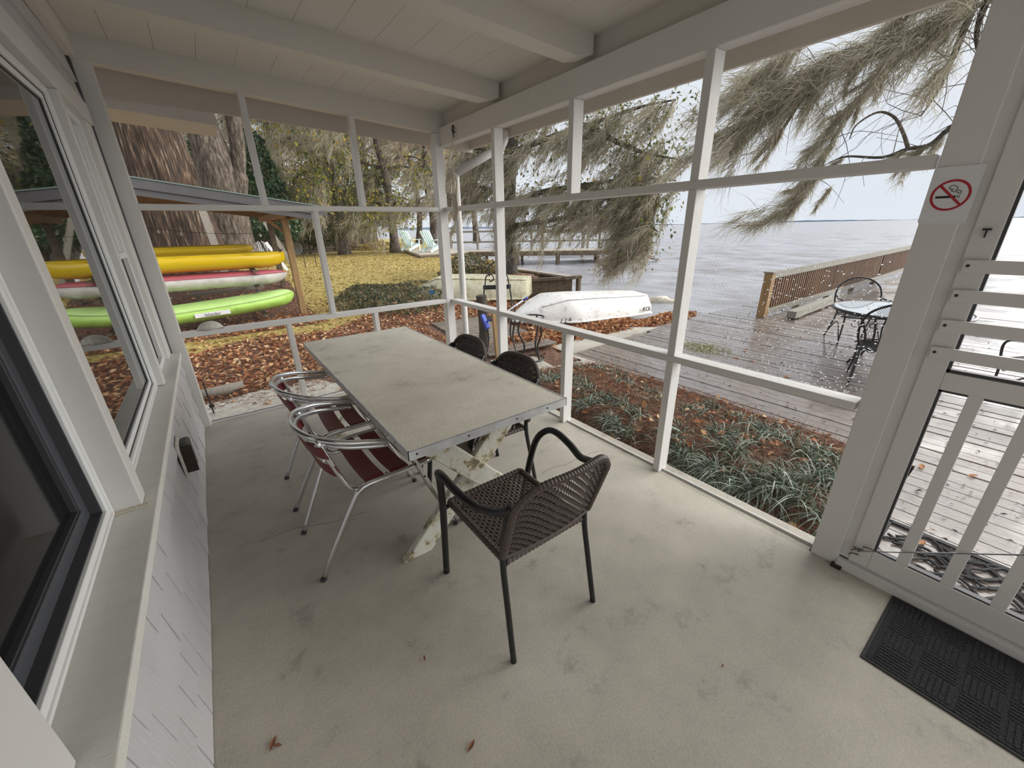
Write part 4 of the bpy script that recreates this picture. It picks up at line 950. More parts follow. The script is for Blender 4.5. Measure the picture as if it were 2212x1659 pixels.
sh = wthing('kayak_shed', 'open kayak shed with a grey-edged sloping roof on timber posts', 'shed', (0, 10, GZ))
RY0, RY1 = 8.5, 12.4
def rz_(x): return 2.27-.145*(x+.27)
xa, xb = -4.5, 2.32
MB().hexa([(xa, RY0, rz_(xa)-.03), (xb, RY0, rz_(xb)-.03), (xb, RY1, rz_(xb)-.03), (xa, RY1, rz_(xa)-.03), (xa, RY0, rz_(xa)), (xb, RY0, rz_(xb)), (xb, RY1, rz_(xb)), (xa, RY1, rz_(xa))]).build('roof', 'slate', sh)
MB().hexa([(xa, RY0-.03, rz_(xa)-.12), (xb, RY0-.03, rz_(xb)-.12), (xb, RY0, rz_(xb)-.12), (xa, RY0, rz_(xa)-.12), (xa, RY0-.03, rz_(xa)+.03), (xb, RY0-.03, rz_(xb)+.03), (xb, RY0, rz_(xb)+.03), (xa, RY0, rz_(xa)+.03)]).build('fascia', 'roofgrey', sh)
MB().hexa([(xa, RY0-.005, rz_(xa)-.22), (xb-.2, RY0-.005, rz_(xb)-.19), (xb-.2, RY0+.03, rz_(xb)-.19), (xa, RY0+.03, rz_(xa)-.22), (xa, RY0-.005, rz_(xa)-.10), (xb-.2, RY0-.005, rz_(xb)-.08), (xb-.2, RY0+.03, rz_(xb)-.08), (xa, RY0+.03, rz_(xa)-.10)]).build('lower_fascia', 'roofgrey', sh)
MB().hexa([(xa, RY0-.045, rz_(xa)+.018), (xb, RY0-.045, rz_(xb)+.018), (xb, RY0, rz_(xb)+.018), (xa, RY0, rz_(xa)+.018), (xa, RY0-.045, rz_(xa)+.035), (xb, RY0-.045, rz_(xb)+.035), (xb, RY0, rz_(xb)+.035), (xa, RY0, rz_(xa)+.035)]).build('drip_edge', 'roofgreen', sh)
for y in np.arange(8.7, 12.4, .6):
    MB().hexa([(xa, y, rz_(xa)-.15), (xb-.12, y, rz_(xb)-.13), (xb-.12, y+.045, rz_(xb)-.13), (xa, y+.045, rz_(xa)-.15), (xa, y, rz_(xa)-.03), (xb-.12, y, rz_(xb)-.03), (xb-.12, y+.045, rz_(xb)-.03), (xa, y+.045, rz_(xa)-.03)]).build('rafter', 'cedar', sh)
for x in (1.62, 1.845): MB().box(x, x+.045, 8.6, 12.3, 1.74, 1.93).build('beam', 'cedar', sh)
bevel(MB().box(1.70, 1.82, 9.41, 9.53, GZ-.02, 1.93).build('post', 'postwood', sh), .01)
bevel(MB().box(1.74, 1.86, 11.9, 12.02, GZ-.02, 1.9).build('post', 'timber', sh), .01)
for x in (-3.9,):
    for y in (9.41, 11.9): bevel(MB().box(x, x+.12, y, y+.12, GZ-.02, 2.6).build('post', 'postwood', sh), .01)
for z in (.815, .50, -.02):
    for x in (1.0, -2.0): MB().box(x, x+.07, 9.0, 10.6, z, z+.035).build('rack_arm', 'timber', sh)
mb = MB(); mb.bar((1.78, 9.5, 1.45), (1.45, 9.5, 1.74), .06, .05); mb.build('knee_brace', 'cedar', sh)
# string of lights along the shed
sl_ = wthing('string_lights', 'string of clear bulbs drooping under the shed roof', 'string lights', (.3, 10.8, 1.45))
pts = [V(-1.2+.3*k, 10.8, 1.72-.06*k+.02*k*k*.35) for k in range(9)]
pts = [V(-1.3+2.9*t, 10.8, 1.86-.9*t+.55*t*t) for t in np.linspace(0, 1, 18)]
MB().tube(pts, .004, 5).build('cord', 'black', sl_)
for k in range(2, 17, 2):
    c = pts[k]; mb = MB(); mb.cyl(c, c-V(0, 0, .03), .008, 6); mb.ball(c-V(0, 0, .055), .026, 8, 6, (1, 1, 1.25)); mb.build('bulb', 'bulb', sl_)
# bench and board behind the green kayak
bn = wthing('low_bench', 'weathered grey plank bench behind the green kayak', 'bench', (.65, 10.7, GZ))
MB().hexa([(-.1, 10.4, .32), (1.25, 10.5, .36), (1.25, 10.9, .36), (-.1, 10.8, .32), (-.1, 10.4, .36), (1.25, 10.5, .40), (1.25, 10.9, .40), (-.1, 10.8, .36)]).build('seat_plank', 'oldwood', bn)
for x, y in ((0, 10.5), (1.1, 10.55), (0, 10.75), (1.1, 10.85)): MB().box(x, x+.06, y, y+.06, GZ-.03, .33).build('leg', 'oldwood', bn)
# two grey sticks/boards leaning on the trunk
def lean(name, label, a, b, w, h, mat):
    mb = MB(); mb.bar(a, b, w, h, up=(0, 1, 0)); return single(name, mb, mat, label, 'board', tuple(a))
lean('leaning_board', 'grey unpainted board leaning against the great trunk', tuple(ony(474, 556, 14.2)+(ony(474, 556, 14.2)-ony(436, 452, 14.6))*.58), tuple(ony(436, 452, 14.6)), .18, .04, 'oldwood')
lean('leaning_board', 'white painted plank leaning at the foot of the forked tree', (2.55, 16.0, .2), (2.1, 16.4, 1.2), .10, .03, 'plasticw')
lean('leaning_board', 'brown plank leaning beside the white plank by the forked tree', (2.85, 16.3, .2), (2.0, 16.6, 2.4), .14, .03, 'oldwood')

# white plastic garden chair and tipped basin beyond the shed
q = onz(572, 562, .20)
pc = wthing('garden_chair', 'white slatted plastic garden chair behind the shed post', 'chair', tuple(q))
X, Y, Z = q
mb = MB(); mb.hexa([(X-.25, Y-.22, Z+.38), (X+.25, Y-.22, Z+.38), (X+.22, Y+.22, Z+.36), (X-.22, Y+.22, Z+.36), (X-.25, Y-.22, Z+.42), (X+.25, Y-.22, Z+.42), (X+.22, Y+.22, Z+.40), (X-.22, Y+.22, Z+.40)]); mb.build('seat', 'plasticw', pc)
for k in range(6):
    xx = X-.22+.088*k; hh = .88-.02*(k-2.5)**2; MB().box(xx, xx+.06, Y+.2, Y+.225, Z+.40, Z+hh).build('back_slat', 'plasticw', pc)
MB().tube(cr([(X-.25, Y+.21, Z+.4), (X-.26, Y+.21, Z+.7), (X, Y+.22, Z+.92), (X+.26, Y+.21, Z+.7), (X+.25, Y+.21, Z+.4)], 5), .025, 8).build('back_frame', 'plasticw', pc, smooth=True)
for s in (-1, 1):
    for t in (-1, 1): MB().bar((X+s*.25, Y+t*.24, Z), (X+s*.22, Y+t*.2, Z+.38), .05, .05).build('leg', 'plasticw', pc)
q = onz(640, 551, .24); bs = wthing('basin', 'white round basin tipped on its side against the fence', 'basin', tuple(q))
mb = MB(); C = q+V(0, 0, .36); rings = []
for r, dd in ((.38, 0), (.40, .02), (.30, .16), (.02, .18)): rings.append([C+V(r*math.cos(t), dd-.15*math.sin(t)*r/.4*.5, r*.93*math.sin(t)) for t in np.linspace(0, 2*PI, 24, endpoint=False)])
mb.loft(rings, False); mb.build('bowl', 'hullwhite', bs, smooth=True)
mb = MB(); mb.tube([C+V(.39*math.cos(t), -.08*math.sin(t), .39*.93*math.sin(t)) for t in np.linspace(0, 2*PI, 28, endpoint=False)], .022, 6, closed=True); mb.build('rim', 'plasticw', bs, smooth=True)
q = onz(685, 580, .2); fr = wthing('metal_frame', 'thin black metal hurdle standing on the yellow lawn', 'frame', tuple(q)); X, Y, Z = q
for k in range(3): MB().cyl((X-.38+.38*k, Y, Z-.02), (X-.38+.38*k, Y, Z+.62), .013, 6).build('upright', 'rust', fr)
MB().tube([(X-.38, Y, Z+.62), (X+.38, Y, Z+.62)], .013, 6).build('top_bar', 'rust', fr)

# board fence at the back of the lawn
fc = wthing('board_fence', 'dark vertical board fence running behind the shed', 'fence', (4, 27.5, .2))
p0, p1 = V(-3.0, 25.0, .2), V(10.5, 30.0, .2); L = np.linalg.norm(p1-p0); dv = (p1-p0)/L; n = int(L/.17); nv = V(dv[1], -dv[0], 0)
src = None
for k in range(n):
    a = p0+dv*(k*L/n); b = a+dv*(.155); h = 1.75+.04*math.sin(k*1.7); o = V(0, 0, 1)
    MB().hexa([a, b, b-nv*.02, a-nv*.02, a+o*h, b+o*h, b-nv*.02+o*h, a-nv*.02+o*h]).build('board', 'fence', fc)
for z in (.35, 1.35):
    mb = MB(); mb.bar(p0+V(0, 0, z)+nv*.03, p1+V(0, 0, z)+nv*.03, .05, .09); mb.build('rail', 'fence', fc)
for k in range(0, int(L/2.2)+1):
    a = p0+dv*(k*2.2); MB().box(a[0]-.06, a[0]+.06, a[1]-.12, a[1], a[2]-.1, a[2]+1.85).build('post', 'fence', fc)
# neighbour's house behind the trees
nh = wthing('neighbour_house', 'low brown house with a grey shingle roof half hidden by trees', 'house', (4.5, 36, .2))
MB().box(-1.0, 4.0, 34, 42, .2, 4.2).build('wall', 'brickw', nh)
MB().hexa([(-1.8, 33, 4.4), (4.4, 33, 4.4), (4.4, 43, 4.4), (-1.8, 43, 4.4), (.2, 37, 5.6), (2.6, 37, 5.6), (2.6, 39, 5.6), (.2, 39, 5.6)]).build('roof', 'slate', nh)
MB().box(-1.8, 4.4, 32.95, 33.0, 4.05, 4.42).build('fascia', 'roofgrey', nh)
for x in (0.2, 2.4): MB().box(x, x+.9, 33.95, 34.0, 2.2, 3.7).build('window', 'glass2', nh)

# upturned boats
def upturned(parent, A, B, beam, H, mats, bowfrac=.35, zoff=0.0, sheer=.0, stern=.8):
    A, B = np.array(A, float), np.array(B, float); ax = nrm((B-A)*V(1, 1, 0)); sd = V(-ax[1], ax[0], 0); L = np.linalg.norm(B-A); n = 26
    rings, rim1, rim2, ch1, ch2 = [], [], [], [], []
    for i in range(n+1):
        u = i/n; c = A+(B-A)*u
        k = min(1, (u/bowfrac))**.62 if u < bowfrac else 1.0
        kk = k*(1-(1-stern)*max(0, (u-.6)/.4)**1.6); b = beam/2*max(.05, kk); bb = b*.74
        h = H*(min(1, (u/(bowfrac*.9)))**.55 if u < bowfrac*.9 else 1.0)*(1-.10*max(0, (u-.5)/.5)); h = max(.03, h)
        zb_ = sheer*((1-u)**2)
        sec = [(-b, 0), (-b*1.0, .03), (-b*.97, h*.45), (-bb*1.04, h*.86), (-bb*.9, h*.97), (-bb*.45, h*1.0), (-.03, h*1.03), (.03, h*1.03), (bb*.45, h*1.0), (bb*.9, h*.97), (bb*1.04, h*.86), (b*.97, h*.45), (b, .03), (b, 0)]
        rings.append([c+sd*x+V(0, 0, z+zb_) for x, z in sec])
        rim1.append(c+sd*(b+.012)+V(0, 0, .018+zb_)); rim2.append(c-sd*(b+.012)+V(0, 0, .018+zb_))
        ch1.append(c+sd*(bb*1.0)+V(0, 0, h*.93+zb_)); ch2.append(c-sd*(bb*1.0)+V(0, 0, h*.93+zb_))
    mb = MB(); mb.loft(rings); mb.build('hull', mats[0], parent, smooth=True)
    for r_ in (rim1, rim2): mb = MB(); mb.tube(r_, .022, 8); mb.build('gunwale', mats[1], parent, smooth=True)
    for r_ in (ch1, ch2): mb = MB(); mb.tube(r_[4:], .012, 6); mb.build('strake', mats[1], parent, smooth=True)
    return ax, sd
b1 = wthing('rowboat', 'cream rowboat lying upside down on the leaves, mossy and stained', 'boat', (5.6, 8.6, GZ))
A1, B1 = V(4.55, 10.05, GZ+.02), V(6.55, 7.75, GZ+.06)
ax, sd = upturned(b1, A1, B1, 1.22, .53, ('boatcream', 'boatcream'), .30, stern=.75)
fsd = -sd if np.dot(sd[:2], (CAM-A1)[:2]) < 0 else sd
c = A1+(B1-A1)*.24+fsd*.555+V(0, 0, .16)
mb = MB(); mb.bar(c-ax*.07, c+ax*.07, .006, .15, up=(0, 0, 1)); mb.build('registration_sticker', 'blueprint', b1, label='blue square registration sticker')
c = A1+(B1-A1)*.33+fsd*.60+V(0, 0, .16); text_mesh('lettering', 'AF', .17, 'darkprint', b1, c, -ax, (0, 0, -1), .004)
b2 = wthing('rowboat', 'white rowboat lying upside down in a drift of leaves beside the deck', 'boat', (6.1, 5.5, GZ))
A2, B2 = V(4.55, 5.75, GZ+.06), V(7.55, 5.42, GZ-.06)
ax, sd = upturned(b2, A2, B2, 1.25, .43, ('boatwhite', 'boatwhite'), .34, stern=.85)
fsd = -sd if np.dot(sd[:2], (CAM-A2)[:2]) < 0 else sd
text_mesh('lettering', '9 7 7', .13, 'darkprint', b2, A2+(B2-A2)*.26+fsd*.575+V(0, 0, .06), -ax, (0, 0, -1), .004)
text_mesh('lettering', 'KOL', .12, 'darkprint', b2, A2+(B2-A2)*.93+fsd*.60+V(0, 0, .12), ax, (0, 0, 1), .004)

# timber retaining wall and sea wall of the lawn
bw = struct('wall_bulkhead', (7.4, 8, -.3))
def wall_boards(p, q, z0, z1, step, mat, th=.05):
    p, q = np.array(p, float), np.array(q, float); L = np.linalg.norm(q-p); d = (q-p)/L; n = max(1, int(L/step))
    for k in range(n):
        a = p+d*(L*k/n); b = p+d*(L*(k+1)/n-.006); nn = V(d[1], -d[0])*th
        MB().hexa([(a[0], a[1], z0), (b[0], b[1], z0), (b[0]-nn[0], b[1]-nn[1], z0), (a[0]-nn[0], a[1]-nn[1], z0), (a[0], a[1], z1), (b[0], b[1], z1), (b[0]-nn[0], b[1]-nn[1], z1), (a[0]-nn[0], a[1]-nn[1], z1)]).build('board', mat, bw)
wall_boards(FW+V(-.5, .25), KW+V(.02, -.02), -.7, .22, .2, 'timber')
mb = MB(); mb.bar((*(FW+V(-.7, .33)), .25), (*(KW+V(.05, -.04)), .25), .16, .06); mb.build('cap', 'timber', bw)
for a, b in zip(SHORE[:-4], SHORE[1:-3]):
    wall_boards(V(*a)+V(.03, 0), V(*b)+V(.03, 0), -.7, .24, .25, 'timber')
    mb = MB(); mb.bar((*a, .27), (*b, .27), .2, .05); mb.build('cap', 'dock', bw)
bevel(MB().box(KW[0]+.10, KW[0]+.20, KW[1]-.16, KW[1]-.06, -.8, .30).build('pile', 'timber', bw), .01)
mb = MB(); mb.bar((KW[0]-.3, KW[1]+.0, .27), (KW[0]+.22, KW[1]-.12, .27), .12, .07); mb.build('cap', 'timber', bw)

# neighbour's platform, dock and painted armchairs
pl = wthing('lawn_platform', 'low plank platform under the two pale armchairs', 'platform', (10.2, 20.5, .2))
MB().hexa([(8.4, 18.2, .32), (10.9, 18.0, .32), (12.6, 23.5, .32), (10.0, 24.2, .32), (8.4, 18.2, .42), (10.9, 18.0, .42), (12.6, 23.5, .42), (10.0, 24.2, .42)]).build('deck', 'dock', pl)
mb = MB(); mb.bar((8.4, 18.18, .22), (10.9, 17.98, .22), .06, .3); mb.build('skirt', 'timber', pl)
def adirondack(label, loc, rz):
    t = thing('adirondack_chair', label, 'chair', loc, rz)
    for k in range(5):
        x = -.24+.12*k; mb = MB(); mb.bar((x, -.18, .32), (x*1.12, -.62, 1.05-.012*(k-2)**2), .105, .022, up=(1, 0, 0)); mb.build('back_slat', 'mint', t)
    for k in range(5): 
        y = .32-.12*k; MB().hexa([(-.27, y, .36-.03*k), (.27, y, .36-.03*k), (.27, y-.1, .335-.03*k), (-.27, y-.1, .335-.03*k), (-.27, y, .38-.03*k), (.27, y, .38-.03*k), (.27, y-.1, .355-.03*k), (-.27, y-.1, .355-.03*k)]).build('seat_slat', 'mint', t)
    for s in (-1, 1):
        MB().box(s*.34-.06, s*.34+.06, -.45, .36, .56, .585).build('arm', 'mint', t)
        MB().box(s*.30-.015, s*.30+.015, .24, .34, 0, .56).build('leg', 'mint', t)
        mb = MB(); mb.bar((s*.28, .34, .30), (s*.28, -.62, .04), .03, .13, up=(0, 0, 1)); mb.build('rail', 'mint', t)
        MB().box(s*.30-.015, s*.30+.015, -.45, -.38, .1, .56).build('leg', 'mint', t)
    return t
adirondack('pale aqua slatted garden armchair on the platform, next to the mossy trees', (9.85, 22.4, .42), math.radians(-62))
adirondack('pale aqua slatted garden armchair on the platform, close to the round shrub', (9.95, 19.9, .42), math.radians(-62))
dc = wthing('lake_dock', 'neighbouring wooden dock with a railing and steps down to the lake', 'dock', (15, 18, -.5))
for k in range(26):
    u = k/26; a = V(11.6, 21.6)+(V(19.2, 14.2)-V(11.6, 21.6))*u; dd = nrm(V(7.6, -7.4)); nn = V(-dd[1], dd[0])
    mb = MB(); mb.bar((a[0]-nn[0]*1.0, a[1]-nn[1]*1.0, .30), (a[0]+nn[0]*1.0, a[1]+nn[1]*1.0, .30), .385, .05); mb.build('plank', 'dock', dc)
dd = nrm(V(7.6, -7.4)); nn = V(-dd[1], dd[0])
for s in (-1, 1):
    a = V(11.6, 21.6)+nn*s; b = V(19.2, 14.2)+nn*s; mb = MB(); mb.bar((*a, .18), (*b, .18), .08, .22); mb.build('beam', 'timber', dc)
    for k in range(6): c = a+(b-a)*(k/5); MB().cyl((*c, -1.2), (*c, .28), .09, 8).build('pile', 'timber', dc)
for k in range(7): c = V(12.3, 22.3)+dd*k*1.6; MB().box(c[0]-.05, c[0]+.05, c[1]-.05, c[1]+.05, .3, 1.35).build('rail_post', 'oldwood', dc)
for z in (.75, 1.32): a = V(12.3, 22.3); b = a+dd*9.6; mb = MB(); mb.bar((*a, z), (*b, z), .06, .1); mb.build('rail', 'oldwood', dc)
for k in range(5):
    c = V(19.3, 13.9)+dd*(.32*k); mb = MB(); mb.bar((*(c-nn*.6), .12-.16*k), (*(c+nn*.6), .12-.16*k), .26, .06); mb.build('step', 'oldwood', dc)
# gazebo end of the dock with balusters, behind the tree
gz_ = wthing('raised_landing', 'far raised landing with a baluster rail standing on piles in the lake', 'landing', (22, 22, -.5))
for (x, y) in ((20, 23), (26, 23), (20, 19), (26, 18.5)): MB().cyl((x, y, -1.2), (x, y, 2.3), .1, 8).build('pile', 'oldwood', gz_)
MB().box(19.8, 26.3, 18.3, 23.2, 1.1, 1.25).build('landing', 'oldwood', gz_)
for k in range(24): MB().box(19.9+.27*k, 19.98+.27*k, 18.3, 18.36, 1.25, 2.2).build('baluster', 'oldwood', gz_)
MB().box(19.8, 26.3, 18.28, 18.4, 2.2, 2.3).build('rail', 'oldwood', gz_)
for (px, py, pt_, lb) in ((1376, 530, 420, 'tall thin mooring pile in the lake just past the mossy tree'), (1337, 528, 455, 'shorter mooring pile half veiled by the hanging moss')):
    q = onz(px, py, WZ); tz = ony(px, pt_, q[1])[2]; mb = MB(); mb.tube([(q[0], q[1], -1.5), (q[0], q[1], tz), (q[0], q[1], tz+.08)], [.09, .09, .02], 8); single('mooring_pile', mb, 'oldwood', lb, 'pile', (q[0], q[1], -1.5))

# pier railing
rl = wthing('pier_railing', 'brown wooden railing with grey cap running out along the pier', 'railing', (12, 3.45, DZ))
R0, R1, R2 = V(9.22, 3.47), V(16.6, 3.40), V(34, 3.75)
ep = bevel(MB().box(9.13, 9.30, 3.40, 3.55, DZ-.2, .575).build('post', 'postwood', rl), .008)
MB().box(9.11, 9.32, 3.38, 3.57, .575, .60).build('post_cap', 'railcap', ep)
def seg(p, q, z0a, z0b, w, h, nm, mat): 
    mb = MB(); mb.bar((*p, z0a), (*q, z0b), w, h); mb.build(nm, mat, rl)
seg(R0, R1, .52, .60, .05, .13, 'top_rail', 'railcap'); seg(R1, R2, .60, .66, .05, .13, 'top_rail', 'railcap')
seg(R0, R1, -.21, -.14, .05, .11, 'bottom_rail', 'railcap'); seg(R1, R2, -.14, -.08, .05, .11, 'bottom_rail', 'railcap')
for (p, q, za, zb_, n) in ((R0, R1, .52, .60, 66), (R1, R2, .60, .66, 120)):
    for k in range(1, n):
        c = p+(q-p)*k/n; z = za+(zb_-za)*k/n
        MB().box(c[0]-.021, c[0]+.021, c[1]+.0, c[1]+.04, z-.70, z-.06).build('baluster', 'railwood', rl)
    for k in (1, 2, 3, 4):
        c = p+(q-p)*k/4; z = za+(zb_-za)*k/4; MB().box(c[0]-.05, c[0]+.05, c[1]+.03, c[1]+.13, DZ-.3, z-.02).build('post', 'railwood', rl)
# heavy kerb timber beside the railing
kt = wthing('kerb_timber', 'heavy weathered kerb timber lying on blocks along the railing foot', 'timber', (10.5, 3.05, DZ))
mb = MB(); mb.bar((9.35, 3.0, DZ+.10), (12.6, 3.1, DZ+.10), .16, .13); mb.build('beam', 'railcap', kt)
for x in (9.6, 10.8, 12.0): MB().box(x, x+.2, 2.95, 3.15, DZ, DZ+.04).build('block', 'timber', kt)

# patio set on the deck
pt = wthing('patio_table', 'round glass patio table with a black rim on the deck', 'table', (7.35, 1.15, DZ)); C = V(7.35, 1.15, 0); TT = .42; R = .66
mb = MB(); mb.loft([[C+V(R*math.cos(t), R*math.sin(t), z) for t in np.linspace(0, 2*PI, 48, endpoint=False)] for z in (TT-.006, TT)]); mb.build('glass_top', 'tglass', pt)
mb = MB(); mb.tube([C+V((R+.01)*math.cos(t), (R+.01)*math.sin(t), TT-.012) for t in np.linspace(0, 2*PI, 48, endpoint=False)], .02, 8, closed=True); mb.build('rim', 'black', pt, smooth=True)
mb = MB(); mb.tube([C+V(.3*math.cos(t), .3*math.sin(t), -.05) for t in np.linspace(0, 2*PI, 24, endpoint=False)], .01, 6, closed=True); mb.build('brace_ring', 'black', pt, smooth=True)
for k in range(4):
    a = PI/4+k*PI/2; d = V(math.cos(a), math.sin(a), 0); MB().tube(cr([C+d*.62+V(0, 0, TT-.02), C+d*.40+V(0, 0, TT-.12), C+d*.28+V(0, 0, -.05), C+d*.42+V(0, 0, DZ+.0)], 5), .014, 8).build('leg', 'black', pt, smooth=True)
def mesh_chair(label, loc, rz, group):
    t = thing('patio_chair', label, 'chair', loc, rz, group)
    hoop = [(-.25, -.10, .42), (-.30, -.2, .62), (-.27, -.27, .82), (-.14, -.30, .93), (0, -.31, .96), (.14, -.30, .93), (.27, -.27, .82), (.30, -.2, .62), (.25, -.10, .42)]
    MB().tube(cr(hoop, 5), .013, 8).build('back_hoop', 'black', t, smooth=True)
    for s in (-1, 1):
        MB().tube(cr([(s*.27, .24, 0), (s*.25, .2, .25), (s*.26, .22, .42), (s*.29, .22, .60), (s*.31, .1, .66), (s*.30, -.08, .66), (s*.28, -.22, .68)], 5), .012, 8).build('arm', 'black', t, smooth=True)
        MB().tube(cr([(s*.26, -.36, 0), (s*.24, -.26, .22), (s*.24, -.16, .42)], 5), .012, 8).build('leg', 'black', t, smooth=True)
        MB().tube(cr([(s*.26, -.33, .06), (s*.245, -.05, .30), (s*.262, .22, .06)], 5), .009, 6).build('side_brace', 'black', t, smooth=True)
        MB().tube([(s*.11+.05*math.cos(a), .235, .33+.05*math.sin(a)) for a in np.linspace(0, 2*PI, 14, endpoint=False)], .006, 5, closed=True).build('scroll', 'black', t)
    MB().tube(cr([(-.24, .22, .42), (.24, .22, .42), (.26, 0, .42), (.22, -.18, .42), (-.22, -.18, .42), (-.26, 0, .42)], 5, True), .012, 8, closed=True).build('seat_rim', 'black', t, smooth=True)
    mb = MB(); m = 22
    for k in range(-m, m):
        for s in (-1, 1):
            c0 = k*.022
            for j in range(10):
                a = (c0+s*(-.2+.04*j), -.18+.04*j); b = (c0+s*(-.2+.04*(j+1)), -.18+.04*(j+1))
                if abs(a[0]) < .25 and abs(b[0]) < .25: mb.bar((*a, .42), (*b, .42), .004, .003)
    mb.build('seat_mesh', 'black', t, kind='stuff')
    mb = MB()
    for k in range(-m, m):
        for s in (-1, 1):
            c0 = k*.024
            for j in range(11):
                z0, z1 = .44+.045*j, .44+.045*(j+1); x0, x1 = c0+s*(-.25+.045*j), c0+s*(-.25+.045*(j+1)); lim = .27-.30*max(0, z1-.75)
                if abs(x0) < lim and abs(x1) < lim: mb.bar((x0, -.12-.36*(z0-.44), z0), (x1, -.12-.36*(z1-.44), z1), .004, .003)
    mb.build('back_mesh', 'black', t, kind='stuff')
    return t
G4 = 'black mesh patio chairs around the glass table'
mc = mesh_chair('black wire mesh patio chair drawn up to the glass table on the porch side', (6.45, 1.0, DZ), -PI/2+.25, G4)
copy_tree(mc, (8.35, 1.75, DZ), PI/2+.6, 'black wire mesh patio chair on the railing side of the glass table', G4)
copy_tree(mc, (6.9, -.15, DZ), -.5, 'black wire mesh patio chair pulled out on the screen door side of the glass table', G4)

# iron garden chair, broom and hose ring by the corner
q = onz(1062, 770, GZ)
ic = thing('iron_chair', 'black wrought iron garden chair with scrolled back outside the corner', 'chair', (3.50, 4.62, GZ+.01), math.radians(150))
for s in (-1, 1):
    MB().tube(cr([(s*.20, -.22, 0), (s*.17, -.16, .22), (s*.2, -.16, .44), (s*.2, -.2, .7), (s*.17, -.22, .9)], 4), .012, 6).build('back_leg', 'black', ic)
    MB().tube(cr([(s*.21, .24, 0), (s*.17, .18, .2), (s*.20, .2, .44)], 4), .012, 6).build('front_leg', 'black', ic)
    MB().tube(cr([(s*.17, -.215, .88), (s*.15, -.22, 1.0), (s*.08, -.22, 1.03), (s*.045, -.22, .97), (s*.09, -.22, .93), (s*.11, -.22, .965)], 5), .010, 6).build('scroll', 'black', ic)
    MB().tube(cr([(s*.2, .2, .64), (s*.22, 0, .66), (s*.2, -.19, .64)], 4), .010, 6).build('arm', 'black', ic)
    MB().tube([(s*.2, .2, .44), (s*.2, .2, .64)], .010, 6).build('arm_post', 'black', ic)
MB().tube(cr([(-.10, -.22, 1.0), (-.11, -.22, 1.12), (0, -.22, 1.2), (.11, -.22, 1.12), (.10, -.22, 1.0)], 5), .010, 6).build('crest', 'black', ic)
MB().box(-.2, .2, -.235, -.21, .82, .88).build('back_band', 'black', ic)
mb = MB(); mb.loft([[(.22*math.cos(t), .21*math.sin(t), z) for t in np.linspace(0, 2*PI, 20, endpoint=False)] for z in (.44, .46)]); mb.build('seat', 'black', ic)
q0 = onx(1052, 690, 3.20); q1 = onx(1140, 645, 3.62)
br = wthing('push_broom', 'broom with a blue head and white pole resting on the iron chair', 'broom', (3.3, 4.45, .3))
a = V(3.12, 4.28, .50); b = V(3.85, 4.12, .96)
a = onx(1066, 693, 3.15); b = onx(1140, 642, 3.55)
MB().tube([a, b-(b-a)*.12], .011, 8).build('pole', 'silver', br, smooth=True)
MB().tube([b-(b-a)*.13, b], .0135, 8).build('grip', 'blue', br, smooth=True)
c = onx(1048, 695, 3.12); d2 = nrm(onx(1056, 715, 3.12)-onx(1040, 678, 3.12))
mb = MB(); mb.bar(c-d2*.10, c+d2*.10, .05, .05, up=(1, 0, 0)); mb.build('head', 'blue', br)
mb = MB(); mb.bar(c-(c-a)*.1, a+(b-a)*.12, .02, .02); mb.build('socket', 'blue', br)
# black post and brown stake by the chair, rings of hose
q = onz(1046, 752, GZ); mb = MB(); mb.tube(cr([(q[0], q[1], GZ-.02), (q[0]+.01, q[1], .2), (q[0]-.01, q[1], .62)], 4), [.075]*3+[.07]*3+[.075]*3, 12)
single('stump_post', mb, 'bark3', 'dark round stump post behind the iron chair', 'post', (q[0], q[1], GZ))
q = onz(1078, 800, GZ); mb = MB(); mb.bar((q[0], q[1], GZ-.02), (q[0]-.02, q[1]+.05, .62), .05, .035, up=(0, 1, 0)); single('wooden_stake', mb, 'postwood', 'brown wooden stake standing outside beside the screen stud', 'stake', (q[0], q[1], GZ))
ps = thing('plant_stand', 'black iron ring plant stand with bowed legs near the corner', 'plant stand', (3.62, 4.02, GZ-.03), 0)
MB().tube([(.16*math.cos(t), .16*math.sin(t), .012) for t in np.linspace(0, 2*PI, 26, endpoint=False)], .012, 6, closed=True).build('base_ring', 'black', ps)
MB().tube([(.15*math.cos(t), .15*math.sin(t), .58) for t in np.linspace(0, 2*PI, 26, endpoint=False)], .011, 6, closed=True).build('top_ring', 'black', ps)
for k in range(3):
    a = k*2*PI/3+.5; d = V(math.cos(a), math.sin(a), 0); MB().tube(cr([d*.15+V(0, 0, .58), d*.19+V(0, 0, .4), d*.11+V(0, 0, .2), d*.15+V(0, 0, .01)], 5), .012, 6).build('leg', 'black', ps)
# log edging, stake and spike by the sand
q = onz(488, 852, GZ); mb = MB(); d = nrm(V(1, .12, 0)); mb.tube([q-d*.5+V(0, 0, .05), q-d*.1+V(0, 0, .05), q+d*.18+V(0, 0, .05)], .062, 12); single('log', mb, 'oldwood', 'short round log edging the sand outside the far screen', 'log', (q[0]-.1, q[1], GZ), smooth=True)
q = onz(464, 897, -.14); st = wthing('garden_stake', 'thin black garden stake stuck in the sand outside the far screen', 'stake', tuple(q)); MB().cyl(q-V(0, 0, .03), q+V(-.01, .02, .34), .007, 6).build('rod', 'black', st)
MB().box(q[0]-.02, q[0]+.02, q[1]-.01, q[1]+.012, q[2]+.085, q[2]+.115).build('clip', 'black', st)
